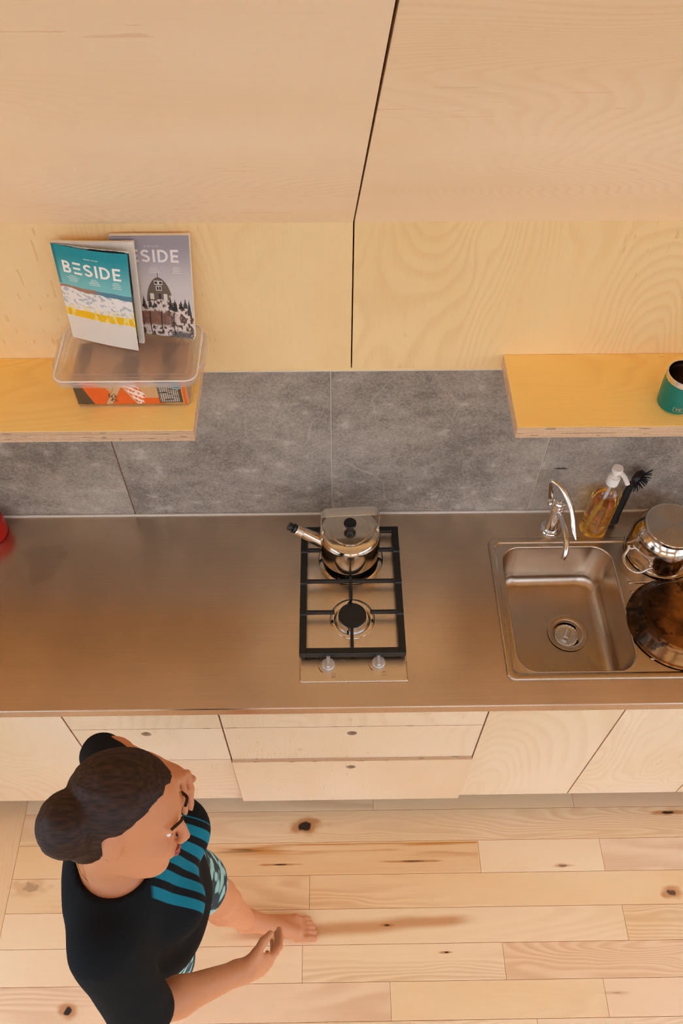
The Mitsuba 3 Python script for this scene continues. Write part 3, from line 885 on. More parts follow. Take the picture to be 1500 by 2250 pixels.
# ------------------------------------------------------------------ dish brush leaning on the tiles
H = spline([(0.838, -0.056, 0.919), (0.8405, -0.050, 0.955), (0.845, -0.042, 1.00), (0.851, -0.034, 1.045), (0.857, -0.030, 1.085)], 28)
add('dish_brush__handle', sweep(H, np.interp(np.linspace(0, 1, 28), [0, 0.04, 0.12, 0.2, 0.6, 1], [0.009, 0.0125, 0.0125, 0.0105, 0.0115, 0.009]), np.interp(np.linspace(0, 1, 28), [0, 0.04, 0.15, 1], [0.006, 0.009, 0.0085, 0.006]), 14, up=(0, 1, 0), power=2.6), 'black_rubber', 40)
hc = np.array([0.864, -0.030, 1.108])
hd = np.array([0.62, -0.66, -0.10])
hd /= np.linalg.norm(hd)
add('dish_brush__head', lathe_axis([(0, -0.012), (0.014, -0.011), (0.023, -0.004), (0.025, 0.004), (0.023, 0.010), (0, 0.011)], hc, hc + hd, 26), 'black_plastic', 35)
br = []
e1 = np.cross(hd, [0, 0, 1.0])
e1 /= np.linalg.norm(e1)
e2 = np.cross(hd, e1)
for ring, (nn, rad, tilt) in enumerate(((6, 0.005, 0.15), (11, 0.011, 0.4), (16, 0.017, 0.75), (20, 0.0215, 1.15))):
    for k in range(nn):
        a = 2 * math.pi * (k + 0.3 * ring) / nn + RNG.uniform(-.08, .08)
        e = math.cos(a) * e1 + math.sin(a) * e2
        p0 = hc + hd * 0.009 + e * rad
        d = hd * math.cos(tilt) + e * math.sin(tilt)
        br.append(sweep([p0, p0 + d * RNG.uniform(0.020, 0.024)], [0.0013, 0.0010], None, 5))
add('dish_brush__bristles', cat(*br), 'black_rubber')
labels['dish_brush__bristles'] = {'label': 'short black bristles', 'kind': 'stuff'}
tag('dish_brush', 'black dish brush leaning on the tiles behind the pot', 'brush')

# ------------------------------------------------------------------ upturned pot
px_, py_ = 0.957, -0.152
zp = ZC + 0.0064
add('stock_pot__body', lathe([(0.099, 0.004), (0.1035, 0.0035), (0.1045, 0.001), (0.1035, 0.0), (0.1005, 0.0006), (0.0985, 0.003), (0.0985, 0.010), (0.0980, 0.060), (0.095, 0.084), (0.088, 0.100), (0.081, 0.109), (0.0775, 0.113), (0.0, 0.1135)], px_, py_, zp, 72), 'polished', 30)
add('stock_pot__base_band', lathe([(0.0775, 0.1138), (0.0785, 0.116), (0.0785, 0.123), (0.0770, 0.1255), (0.0735, 0.1262), (0.0725, 0.1262)], px_, py_, zp, 72), 'chrome', 40)
n, kk = 96, 8
rr = np.linspace(0.0012, 0.0735, kk)
V = [[px_ + r * math.cos(a), py_ + r * math.sin(a), zp + 0.1263] for r in rr for a in np.arange(n + 1) * 2 * math.pi / n]
UV = [[a, r] for r in rr for a in np.arange(n + 1) * 2 * math.pi / n]
Fq = []
for i in range(kk - 1):
    for j in range(n):
        a, b = i * (n + 1) + j, (i + 1) * (n + 1) + j
        Fq += [[a, b, b + 1], [a, b + 1, a + 1]]
add('stock_pot__base', tm(V, Fq), 'spun', False, np.array(UV))
labels['stock_pot__base'] = {'label': 'circular brushed steel base'}


def pot_handle(ang):
    e, t = np.array([math.cos(ang), math.sin(ang), 0]), np.array([-math.sin(ang), math.cos(ang), 0])
    c = np.array([px_, py_, 0])
    z0, R = zp + 0.028, 0.0985
    P = [c + e * (R * 0.955) + t * 0.046 + [0, 0, z0 + 0.012], c + e * (R + 0.004) + t * 0.040 + [0, 0, z0 + 0.006], c + e * (R + 0.022) + t * 0.034 + [0, 0, z0 - 0.004], c + e * (R + 0.033) + t * 0.020 + [0, 0, z0 - 0.009],
         c + e * (R + 0.036) + [0, 0, z0 - 0.011], c + e * (R + 0.033) - t * 0.020 + [0, 0, z0 - 0.009], c + e * (R + 0.022) - t * 0.034 + [0, 0, z0 - 0.004], c + e * (R + 0.004) - t * 0.040 + [0, 0, z0 + 0.006], c + e * (R * 0.955) - t * 0.046 + [0, 0, z0 + 0.012]]
    k = num('stock_pot__handle')
    add(k, sweep(spline(P, 60), 0.0042, 0.0034, 12), 'chrome', 50)
    for s in (-1, 1):
        q = c + e * (R * 0.962) + t * s * 0.036 + np.array([0, 0, z0 + 0.010])
        add(k + '__rivet' + ('' if s < 0 else '_001'), lathe_axis([(0.005, -0.004), (0.005, 0.0015), (0.004, 0.003), (0, 0.004)], q, q + e, 14), 'chrome', 40)


pot_handle(math.radians(212))
pot_handle(math.radians(32))
tag('stock_pot', 'upturned stainless steel pot drying behind the frying pan', 'pot')

# ------------------------------------------------------------------ upturned frying pan
qx, qy = 0.950, -0.398
zq = ZC + 0.0062
add('frying_pan__body', lathe([(0.134, 0.004), (0.1405, 0.002), (0.143, 0.0), (0.1435, 0.002), (0.142, 0.0045), (0.136, 0.0065), (0.128, 0.018), (0.120, 0.034), (0.114, 0.041), (0.1085, 0.0445), (0.107, 0.0475), (0.1055, 0.0482), (0.102, 0.0478), (0.0, 0.0474)], qx, qy, zq, 80), 'seared', 30)
add('frying_pan__handle', sweep(spline([(qx + 0.125, qy - 0.012, zq + 0.022), (qx + 0.17, qy - 0.018, zq + 0.016), (qx + 0.26, qy - 0.028, zq + 0.008), (qx + 0.33, qy - 0.036, zq + 0.0068)], 24), 0.012, 0.006, 12, power=3), 'black_iron', 40)
tag('frying_pan', 'upturned frying pan with heat-stained copper brown base on the drainer', 'frying pan')

# ------------------------------------------------------------------ gas hob
h0, h1, g0, g1 = -0.1005, 0.1875, -0.5605, -0.054
rg = [r3(rrect(h0, h1, g0, g1, 0.004), ZC + 0.0004), r3(rrect(h0, h1, g0, g1, 0.004), ZC + 0.0034), r3(rrect(h0 + 0.0012, h1 - 0.0012, g0 + 0.0012, g1 - 0.0012, 0.004), ZC + 0.0054), r3(rrect(h0 + 0.004, h1 - 0.004, g0 + 0.004, g1 - 0.004, 0.004), ZC + 0.006)]
_pm = loft(rg, cap1=True)
_pp = _pm.vertices[_pm.faces].reshape(-1, 3)
add('gas_hob__plate', tm(_pp, np.arange(len(_pp)).reshape(-1, 3)), 'steel_hob', False, _pp[:, [0, 1]] + _pp[:, [2]] * 0.5)
zt = ZC + 0.006
HX = 0.0405


def burner(yc, ro, rc, k):
    sfx = '' if not k else '_001'
    b = 'gas_hob__burner' + sfx
    add(b, lathe([(ro * 1.12, 0.0004), (ro * 1.06, 0.0030), (ro * 0.97, 0.0042), (ro * 0.90, 0.0030), (ro * 0.80, 0.0006), (rc * 1.12, 0.0004)], HX + 0.003, yc, zt, 56), 'polished', 40)
    add(b + '__flame_ring', lathe([(rc * 1.02, 0.0005), (rc * 1.02, 0.012), (rc * 0.96, 0.015), (0.0, 0.0155)], HX + 0.003, yc, zt, 48), 'satin', 40)
    add(b + '__cap', lathe([(rc * 0.98, 0.0158), (rc * 1.01, 0.018), (rc * 0.99, 0.0215), (rc * 0.9, 0.0235), (0.0, 0.024)], HX + 0.003, yc, zt, 48), 'black_iron', 30)
    add(b + '__spark_plug', lathe([(0.0028, 0.0006), (0.0028, 0.011), (0.0012, 0.0135), (0, 0.014)], HX - 0.010, yc - rc - 0.006, zt, 12), 'black_iron', 40)


burner(-0.372, 0.056, 0.0385, 0)
burner(-0.170, 0.084, 0.048, 1)
G0, G1, K0, K1, ZG = -0.1015, 0.1845, -0.4955, -0.080, 0.953
bw = 0.0185
bars = [cham(G0, G0 + bw, K0, K1, ZG - 0.026, ZG - 0.004, 0.0015), cham(G1 - bw, G1, K0, K1, ZG - 0.026, ZG - 0.004, 0.0015), cham(G0 + bw - 0.002, G1 - bw + 0.002, K0, K0 + bw, ZG - 0.026, ZG - 0.004, 0.0015), cham(G0 + bw - 0.002, G1 - bw + 0.002, K1 - bw, K1, ZG - 0.016, ZG - 0.004, 0.0015)]
for x0, x1 in ((G0, G0 + bw), (G1 - bw, G1)):
    for y in (-0.162, -0.268, -0.368):
        pr = Polygon([(y - 0.020, ZG - 0.015), (y + 0.012, ZG - 0.015), (y + 0.006, ZG), (y - 0.008, ZG)])
        m = extr(pr, x1 - x0)
        m = swap(m, np.array([[0, 0, 1.0], [1, 0, 0], [0, 1, 0]]))
        m.apply_translation([x0, 0, 0])
        bars.append(m)
    for y in (K0 + 0.004, K1 - 0.022):
        bars.append(cham(x0 + 0.003, x1 - 0.003, y, y + 0.016, zt + 0.0004, ZG - 0.014, 0.001))
add('gas_hob__pan_support', cat(*bars), 'black_iron')
fw = 0.0042


def finger(x0, x1, y0, y1):
    add('gas_hob__' + num('pan_support_finger'), cham(x0, x1, y0, y1, ZG - 0.013, ZG, 0.0012), 'black_iron')


finger(G0 + bw - 0.003, G1 - bw + 0.003, -0.268 - fw, -0.268 + fw)
finger(HX - fw, HX + fw, -0.330, -0.268 + fw + 0.028)
finger(G0 + bw - 0.003, HX - 0.046, -0.368 - fw, -0.368 + fw)
finger(HX + 0.052, G1 - bw + 0.003, -0.368 - fw, -0.368 + fw)
finger(HX - fw, HX + fw, K0 + bw - 0.003, -0.418)
finger(G0 + bw - 0.003, HX - 0.035, -0.162 - fw, -0.162 + fw)
finger(HX + 0.035, G1 - bw + 0.003, -0.162 - fw, -0.162 + fw)
finger(HX - fw, HX + fw, -0.130, K1 - bw + 0.003)


def knob(x, y, k):
    b = 'gas_hob__knob' + ('' if not k else '_001')
    add(b, lathe([(0.0, 0.0006), (0.0172, 0.0006), (0.0178, 0.002), (0.0172, 0.0085), (0.0162, 0.0098), (0.0, 0.0102)], x, y, zt, 40), 'aluminium', 30)
    g = cham(x - 0.0048, x + 0.0048, y - 0.0155, y + 0.0235, zt + 0.0104, zt + 0.0215, 0.0016)
    add(b + '__grip', g, 'aluminium')
    add(b + '__pointer_mark', bx(x - 0.0007, x + 0.0007, y + 0.015, y + 0.022, zt + 0.0216, zt + 0.0218), 'ink')
    # dial print: dot, small flame, arc
    a = np.radians(np.linspace(185, 232, 14))
    arc = np.array([[x + 0.0265 * math.cos(t), y + 0.0265 * math.sin(t), zt + 0.0003] for t in a])
    pr = [sweep(arc, np.linspace(0.0004, 0.0010, 14), 0.00015, 6)]
    for t, r in ((150, 0.0012), (238, 0.0007)):
        t = math.radians(t)
        pr.append(lathe([(r, 0.0001), (r, 0.0003), (0, 0.0003)], x + 0.0265 * math.cos(t), y + 0.0265 * math.sin(t), zt, 10))
    th = np.linspace(0, 2 * math.pi, 12, endpoint=False)
    pr.append(sweep([[x - 0.0262 + 0.0022 * math.cos(t), y + 0.003 + 0.003 * math.sin(t), zt + 0.0003] for t in th], 0.0003, 0.00015, 5, closed=True))
    q = (x + 0.013, y - 0.030)
    pr.append(sweep([[q[0] + dx * 0.0045, q[1] + dy * 0.006, zt + 0.0003] for dx, dy in ((-1, -1), (1, -1), (1, 1), (-1, 1))], 0.0003, 0.00015, 5, closed=True))
    pr.append(lathe([(0.0012, 0.0001), (0.0012, 0.0003), (0, 0.0003)], q[0], q[1] + (-0.004 if not k else 0.004), zt, 10))
    add(b + '__dial_print', cat(*pr), 'ink')
    labels[b + '__dial_print'] = {'label': 'small dark dial markings', 'kind': 'stuff'}


knob(-0.024, -0.512, 0)
knob(0.111, -0.508, 1)
q = (0.171, -0.490)
add('gas_hob__corner_emblem', cat(sweep([[q[0] + dx * 0.0048, q[1] + dy * 0.0055, zt + 0.0003] for dx, dy in ((-1, -1), (1, -1), (1, 1), (-1, 1))], 0.0003, 0.00015, 5, closed=True),
                                  bx(q[0] - 0.003, q[0] - 0.001, q[1] - 0.0035, q[1] - 0.0015, zt + 0.0001, zt + 0.0004), bx(q[0] + 0.001, q[0] + 0.003, q[1] - 0.0035, q[1] - 0.0015, zt + 0.0001, zt + 0.0004)), 'ink')
tag('gas_hob', 'two burner stainless gas hob with black iron pan support set into the worktop', 'hob')

# ------------------------------------------------------------------ kettle
kx, ky, kz = 0.0395, -0.170, ZG + 0.0006
R = 0.0855
add('kettle__body', lathe([(0.0, 0.0), (R - 0.006, 0.0), (R - 0.001, 0.004), (R, 0.010), (R + 0.0005, 0.05), (R, 0.090), (R - 0.002, 0.098), (R - 0.006, 0.1035), (R - 0.012, 0.106), (0.060, 0.1075), (0.0565, 0.1078), (0.0, 0.1078)], kx, ky, kz, 72), 'polished', 30)
zl = kz + 0.1082
add('kettle__lid', lathe([(0.0545, 0.0), (0.0550, 0.0018), (0.0535, 0.0030), (0.030, 0.0042), (0.0, 0.0045)], kx, ky, zl, 56), 'polished', 30)
add('kettle__lid__lid_knob', lathe([(0.0095, 0.0047), (0.0095, 0.012), (0.012, 0.018), (0.0175, 0.026), (0.0178, 0.030), (0.0165, 0.0325), (0.0, 0.0335)], kx, ky, zl, 36), 'black_plastic', 30)
labels['kettle__lid__lid_knob'] = {'label': 'round black lid knob'}
t3 = math.radians(3.0)


def KP(x, z, y=0.0):
    return (kx + x * math.cos(t3) - y * math.sin(t3), ky + x * math.sin(t3) + y * math.cos(t3), z)


ah = zl + 0.082
hp = [KP(-0.0795, zl + 0.004), KP(-0.0800, zl + 0.030), KP(-0.0795, ah - 0.018), KP(-0.074, ah - 0.005), KP(-0.060, ah), KP(-0.02, ah + 0.001), KP(0.02, ah + 0.001), KP(0.060, ah), KP(0.074, ah - 0.005), KP(0.0795, ah - 0.018), KP(0.0800, zl + 0.030), KP(0.0795, zl + 0.004)]
zs = np.linspace(0, 1, 90)
wid = np.interp(zs, [0, 0.12, 0.26, 0.34, 0.66, 0.74, 0.88, 1], [0.004, 0.0055, 0.010, 0.0145, 0.0145, 0.010, 0.0055, 0.004])
P = spline(hp, 90)
A = []
# a flat strap: its width runs along y
V, Fq = [], []
tng = np.gradient(P, axis=0)
tng /= np.linalg.norm(tng, axis=1, keepdims=True)
wdir = np.array([-math.sin(t3), math.cos(t3), 0])
for i in range(90):
    nrm = np.cross(tng[i], wdir)
    for sw, sn in ((-1, -0.7), (-0.85, -1), (0.85, -1), (1, -0.7), (1, 0.7), (0.85, 1), (-0.85, 1), (-1, 0.7)):
        V.append(P[i] + wdir * wid[i] * sw + nrm * 0.0016 * sn)
V = np.array(V).reshape(90, 8, 3)
m = loft([V[i] for i in range(90)], True, True)
if m.volume < 0:
    m.invert()
add('kettle__handle', m, 'satin', 35)
for s in (-1, 1):
    q = np.array(KP(s * 0.0770, zl + 0.006))
    add('kettle__' + num('handle_mount'), cat(cham(q[0] - 0.004, q[0] + 0.004, q[1] - 0.009, q[1] + 0.009, zl - 0.010, zl + 0.004, 0.0012), lathe_axis([(0, -0.007), (0.0045, -0.007), (0.0045, 0.007), (0, 0.007)], q, q + np.array([0, 1, 0]), 14)), 'polished', 35)
sp0, sp1 = np.array([kx - 0.072, ky - 0.012, kz + 0.062]), np.array([-0.1185, -0.166, kz + 0.112])
sd = (sp1 - sp0) / np.linalg.norm(sp1 - sp0)
L = np.linalg.norm(sp1 - sp0)
add('kettle__spout', lathe_axis([(0.0205, -0.012), (0.0200, 0.0), (0.0165, L * 0.55), (0.0155, L * 0.70), (0.0162, L * 0.71), (0.0162, L * 0.9), (0.0150, L * 0.92), (0.0, L * 0.92)], sp0, sp1, 36), 'polished', 30)
add('kettle__whistle_cap', lathe_axis([(0.0, 0.0), (0.0125, 0.0), (0.0140, 0.003), (0.0140, 0.009), (0.0095, 0.0105), (0.0090, 0.013), (0.0115, 0.0145), (0.0120, 0.020), (0.0105, 0.0225), (0.0, 0.023)], sp0 + sd * (L * 0.925), sp0 + sd * L * 2, 30), 'black_plastic', 30)
labels['kettle__whistle_cap'] = {'label': 'black whistle cap on the spout'}
tag('kettle', 'shiny stainless whistling kettle standing on the rear burner', 'kettle')

# ------------------------------------------------------------------ red pot at the left edge
rx_, ry_ = -1.035, -0.066
add('red_crock__body', lathe([(0.0, 0.0008), (0.046, 0.0008), (0.053, 0.006), (0.056, 0.020), (0.056, 0.046), (0.054, 0.052), (0.0555, 0.056), (0.0555, 0.066), (0.053, 0.069), (0.050, 0.067), (0.049, 0.058), (0.0, 0.056)], rx_, ry_, ZC, 48), 'red_enamel', 30)
add('red_crock__lid', lathe([(0.0, 0.0565), (0.030, 0.0565), (0.033, 0.060), (0.030, 0.070), (0.022, 0.075), (0.0, 0.077)], rx_, ry_, ZC, 40), 'cream', 35)
labels['red_crock__lid'] = {'label': 'cream coloured top'}
tag('red_crock', 'glossy red crock on the worktop at the left frame edge', 'pot')

# ------------------------------------------------------------------ mug
mx, my, mz = 0.779, -0.178, SH1 + 0.0006
add('travel_mug__body', lathe([(0.0, 0.0), (0.035, 0.0), (0.0385, 0.0025), (0.0398, 0.008), (0.0425, 0.050), (0.0432, 0.081)], mx, my, mz, 64), 'mug_teal', 35)
add('travel_mug__rim', lathe([(0.0432, 0.0812), (0.0432, 0.092), (0.0425, 0.0945), (0.0412, 0.0950), (0.0402, 0.0940), (0.0399, 0.082)], mx, my, mz, 64), 'satin', 35)
add('travel_mug__inside', lathe([(0.0398, 0.082), (0.0385, 0.076), (0.036, 0.006), (0.0, 0.005)], mx, my, mz, 64), 'dark_steel', 35)
labels['travel_mug__rim'] = {'label': 'bare steel rim'}


def wrap(mesh, ang0, zc, r):
    """Bends flat artwork (x along, y up, z out) round the mug."""
    v = np.array(mesh.vertices)
    a = ang0 + v[:, 0] / r
    rr = r + v[:, 2]
    return tm(np.column_stack([mx + rr * np.cos(a), my + rr * np.sin(a), mz + zc + v[:, 1]]), mesh.faces)


tx = meshkit.text_mesh('YETI', 0.0068, 0.0003, bold=True)
tx.apply_translation([-tx.bounds[:, 0].mean(), -0.0034, 0])
tx.apply_scale([1.25, 1, 1])
ln = rrect(-0.0175, 0.0175, -0.0062, 0.0062, 0.0015, 4)
frm = Polygon(ln).buffer(0.0004).difference(Polygon(ln).buffer(-0.0004))
fm = extr(frm, 0.0003).subdivide().subdivide()
r_at = 0.0405
add('travel_mug__logo', cat(wrap(tx, math.radians(-90), 0.018, r_at + 0.0001), wrap(fm, math.radians(-90), 0.018, r_at + 0.0001)), 'satin')
tag('travel_mug', 'teal steel tumbler mug on the right wall shelf', 'mug')

# ------------------------------------------------------------------ clear storage box on the left shelf
zb = SH1 + 0.0006
tub = [(0.0, 0.0, 0.012)]


def tubring(inset, z, r):
    return r3(rrect(-0.605 + inset, -0.315 - inset, -0.192 + inset, -0.026 - inset, r, 8), z)


rs = [tubring(0.020, zb + 0.0005, 0.014), tubring(0.0145, zb + 0.0025, 0.018), tubring(0.0125, zb + 0.008, 0.02), tubring(0.003, zb + 0.088, 0.022), tubring(0.0005, zb + 0.0895, 0.022), tubring(-0.002, zb + 0.090, 0.022)]
add('storage_box__tub', loft(rs, cap0=True), 'clear_plastic', 30)


add('storage_box__tub__tub_rim', cat(sweep(tubring(-0.0025, zb + 0.0895, 0.022), 0.0012, 0.0022, 8, closed=True), sweep(tubring(0.0135, zb + 0.0030, 0.018), 0.0009, 0.0009, 6, closed=True)), 'frosted', True)


def lidring(o, z, r):
    return r3(rrect(-0.6165 + o, -0.2985 - o, -0.2045 + o, -0.0145 - o, r, 8), z)


zd = zb + 0.1045
rs = [lidring(0.001, zd - 0.0165, 0.028), lidring(0.0, zd - 0.012, 0.028), lidring(0.0, zd - 0.004, 0.028), lidring(0.002, zd - 0.001, 0.027), lidring(0.006, zd, 0.024), lidring(0.0155, zd, 0.018), lidring(0.0175, zd - 0.0015, 0.017), lidring(0.019, zd - 0.0050, 0.016), lidring(0.028, zd - 0.0052, 0.012), lidring(0.0295, zd - 0.0030, 0.012), lidring(0.031, zd - 0.0026, 0.012)]
add('storage_box__lid', loft(rs, cap1=True), 'frosted', 30)
rim = [lidring(0.004, zd + 0.0004, 0.026)]
pts = rrect(-0.6135, -0.3015, -0.2015, -0.0175, 0.026, 8)
add('storage_box__lid__lid_edge', sweep(r3(pts, zd + 0.0006), 0.0020, 0.0014, 8, closed=True), 'milky_plastic', True)
for s, xx in ((-1, -0.6175), (1, -0.2975)):
    pc = [(xx - s * 0.004, -0.150, zd - 0.006), (xx + s * 0.003, -0.146, zd - 0.008), (xx + s * 0.004, -0.110, zd - 0.012), (xx + s * 0.004, -0.060, zd - 0.012), (xx + s * 0.003, -0.050, zd - 0.008), (xx - s * 0.004, -0.046, zd - 0.006)]
    add('storage_box__' + num('clip'), sweep(spline(pc, 24), 0.0035, 0.009, 8), 'frosted', 40)
tag('storage_box', 'clear plastic storage box with frosted lid on the left wall shelf', 'storage box')

m = cham(-0.5865, -0.3335, -0.172, -0.048, zb + 0.004, zb + 0.078, 0.0015)
v, f = m.vertices, m.faces
P = v[f].reshape(-1, 3)
nn = np.repeat(m.face_normals[:, 1] < -0.9, 3)
uv = np.where(nn[:, None], np.stack([10 + (P[:, 0] + 0.5865) / 0.253, (P[:, 2] - zb - 0.004) / 0.074], 1), np.stack([(P[:, 0] + 0.6) * 10 / 2.6, (P[:, 1] + 0.2) * 10 / 2.6], 1))
add('printed_carton', tm(P, np.arange(len(P)).reshape(-1, 3)), 'carton', False, uv)
tag('printed_carton', 'kraft carton with orange and black print inside the clear storage box', 'box')

# ------------------------------------------------------------------ magazines


def patch(c00, c10, c11, c01, n=16, bulge=0.0, curl=0.0):
    """bottom-left, bottom-right, top-right, top-left -> function (s, t) -> points, with its unit normal towards the viewer."""
    c00, c10, c11, c01 = (np.array(c, float) for c in (c00, c10, c11, c01))
    nrm = np.cross(c10 - c00, c01 - c00)
    nrm /= np.linalg.norm(nrm)

    def at(s, t, off=0.0):
        s, t = np.asarray(s, float)[..., None], np.asarray(t, float)[..., None]
        P = (1 - s) * (1 - t) * c00 + s * (1 - t) * c10 + s * t * c11 + (1 - s) * t * c01
        return P + nrm * (bulge * np.sin(math.pi * s) + curl * (s ** 3) * t ** 3 + np.asarray(off, float)[..., None])
    return at


def sheet(at, off0, off1, n=14, s1=1.0):
    """A thin solid between two offsets of the patch; returns mesh, uv."""
    g = np.linspace(0, 1, n)
    S, Tt = np.meshgrid(g * s1, g)
    A, B = at(S, Tt, off0), at(S, Tt, off1)
    V = np.vstack([A.reshape(-1, 3), B.reshape(-1, 3)])
    uv = np.tile(np.stack([S.ravel(), Tt.ravel()], 1), (2, 1))
    i, j = np.meshgrid(np.arange(n - 1), np.arange(n - 1), indexing='ij')
    q = np.stack([i * n + j, i * n + j + 1, (i + 1) * n + j + 1, (i + 1) * n + j], -1).reshape(-1, 4)
    F = [np.vstack([q[:, [0, 1, 2]], q[:, [0, 2, 3]]])[:, ::-1], np.vstack([q[:, [0, 1, 2]], q[:, [0, 2, 3]]]) + n * n]
    loop = [k for k in range(n)] + [k * n + n - 1 for k in range(1, n)] + [(n - 1) * n + k for k in range(n - 2, -1, -1)] + [k * n for k in range(n - 2, 0, -1)]
    loop = np.array(loop)
    nx = np.roll(loop, -1)
    F.append(np.vstack([np.stack([loop, nx, nx + n * n], 1), np.stack([loop, nx + n * n, loop + n * n], 1)]))
    return tm(V, np.vstack(F)), uv


def printed(at, mesh, W, Hh, s0, t0, off):
    """Lays flat lettering (metres) on the cover: its origin at (s0, t0)."""
    v = np.array(mesh.vertices)
    return tm(at(s0 + v[:, 0] / W, t0 + v[:, 1] / Hh, off + v[:, 2]), mesh.faces)


def letters(W, three_bars, width=0.128, h=0.0285):
    """BESIDE in even round strokes, the second letter as three bars."""
    from shapely.geometry import LineString
    from shapely.ops import unary_union
    st = 0.17
    c = st / 2

    def arc(cx, cy, rx, ry, a0, a1, n=18):
        return [(cx + rx * math.cos(math.radians(a)), cy + ry * math.sin(math.radians(a))) for a in np.linspace(a0, a1, n)]

    def strokes(*ls):
        return unary_union([LineString(l).buffer(c, cap_style=2, join_style=1) for l in ls])

    stem = [(c, 0), (c, 1)]
    Ef = strokes(stem, [(0, c), (0.58, c)], [(0, 0.5), (0.54, 0.5)], [(0, 1 - c), (0.58, 1 - c)])
    E3 = strokes([(0, c), (0.62, c)], [(0, 0.5), (0.56, 0.5)], [(0, 1 - c), (0.62, 1 - c)])
    B = strokes(stem, [(0, c)] + [(0.34, c)] + arc(0.36, 0.28, 0.20, 0.195, -90, 90) + [(0, 0.475)], [(0, 1 - c)] + arc(0.34, 0.735, 0.17, 0.18, 90, -90) + [(0, 0.555)])
    S = strokes(arc(0.32, 0.725, 0.235, 0.19, 25, 180) + arc(0.32, 0.725, 0.235, 0.19, 180, 265, 8) + arc(0.32, 0.285, 0.25, 0.20, 80, 0, 8) + arc(0.32, 0.285, 0.25, 0.20, 0, -160))
    D = strokes(stem, [(0, c), (0.26, c)] + arc(0.26, 0.5, 0.41, 0.5 - c, -90, 90, 24) + [(0, 1 - c)])
    parts, x = [], 0.0
    for g in (B, E3 if three_bars else Ef, S, strokes(stem), D, Ef):
        g = affinity.scale(affinity.translate(g, x - g.bounds[0]), h, h, origin=(0, 0))
        x = g.bounds[2] / h + 0.20
        for q in getattr(g, 'geoms', [g]):
            parts.append(extr(q.segmentize(0.004), 0.0003))
    m = cat(*parts)
    m.apply_scale([width / m.bounds[1][0], 1, 1])
    return m


def small_print(at, W, Hh, off):
    ps = []
    t = meshkit.text_mesh('NATURE / CULTURE', 0.0024, 0.0003)
    t.apply_translation([-t.bounds[:, 0].mean(), 0, 0])
    ps.append(printed(at, t, W, Hh, 0.52, 0.90, off))
    for c, ww in ((0.22, 0.03), (0.52, 0.026), (0.82, 0.026)):
        for r in range(4):
            w2 = ww * (0.5 if r == 0 else 0.8 + 0.2 * math.sin(5 * r + c * 9))
            ps.append(printed(at, bx(-w2 / 2, w2 / 2, -r * 0.0042, -r * 0.0042 + 0.0011, 0, 0.0002), W, Hh, c, 0.705, off))
    return cat(*ps)


zm = zd + 0.0016
# back magazine, grey cover
W2, H2 = 0.166, 0.242
a2 = patch((-0.478, -0.040, zm), (-0.316, -0.070, zm), (-0.2985, -0.030, 1.9155), (-0.463, -0.030, 1.9155))
m, uv = sheet(a2, 0.0, 0.0007)
add('magazine__cover', m, 'cover_grey', False, uv)
add('magazine__pages', sheet(a2, -0.0085, -0.0003, s1=0.985)[0], 'paper')
add('magazine__back_cover', sheet(a2, -0.0094, -0.0086)[0], 'paper')
add('magazine__title', printed(a2, letters(W2, True), W2, H2, 0.085, 0.755, 0.0008), 'print_grey')
labels['magazine__title'] = {'label': 'pale title lettering BESIDE'}
add('magazine__small_print', small_print(a2, W2, H2, 0.0008), 'print_grey')
labels['magazine__small_print'] = {'label': 'small pale lines of cover text', 'kind': 'stuff'}
tag('magazine', 'magazine with a grey cover showing an arched house, behind the teal one', 'magazine')
# front magazine, teal cover, standing half open
W1, H1 = 0.163, 0.240
a1 = patch((-0.592, -0.058, zm), (-0.437, -0.106, zm), (-0.4215, -0.0885, 1.9075), (-0.5785, -0.0475, 1.9125), bulge=0.003, curl=-0.010)
m, uv = sheet(a1, 0.0, 0.0007)
add('magazine_001__cover', m, 'cover_teal', False, uv)
b1 = patch((-0.592, -0.0562, zm), (-0.4285, -0.0825, zm), (-0.411, -0.046, 1.9115), (-0.5785, -0.0445, 1.9125), bulge=0.002)
add('magazine_001__pages', sheet(b1, -0.006, 0.0)[0], 'paper')
add('magazine_001__back_cover', sheet(b1, -0.0068, -0.0062)[0], 'paper')
c1 = patch((-0.592, -0.0572, zm), (-0.4362, -0.1015, zm), (-0.4165, -0.0740, 1.9090), (-0.5785, -0.0462, 1.9120), bulge=0.003)
m, uv = sheet(c1, 0.0, 0.0004)
add('magazine_001__loose_page', m, 'page_photo', False, uv)
labels['magazine_001__loose_page'] = {'label': 'inner page with a dark photograph standing open'}
add('magazine_001__title', printed(a1, letters(W1, True), W1, H1, 0.105, 0.735, 0.0008), 'print_white')
labels['magazine_001__title'] = {'label': 'white title lettering BESIDE with a three bar E'}
add('magazine_001__small_print', small_print(a1, W1, H1, 0.0008), 'print_white')
labels['magazine_001__small_print'] = {'label': 'small white lines of cover text', 'kind': 'stuff'}
tag('magazine_001', 'magazine with a teal snowy landscape cover standing open on the storage box', 'magazine')


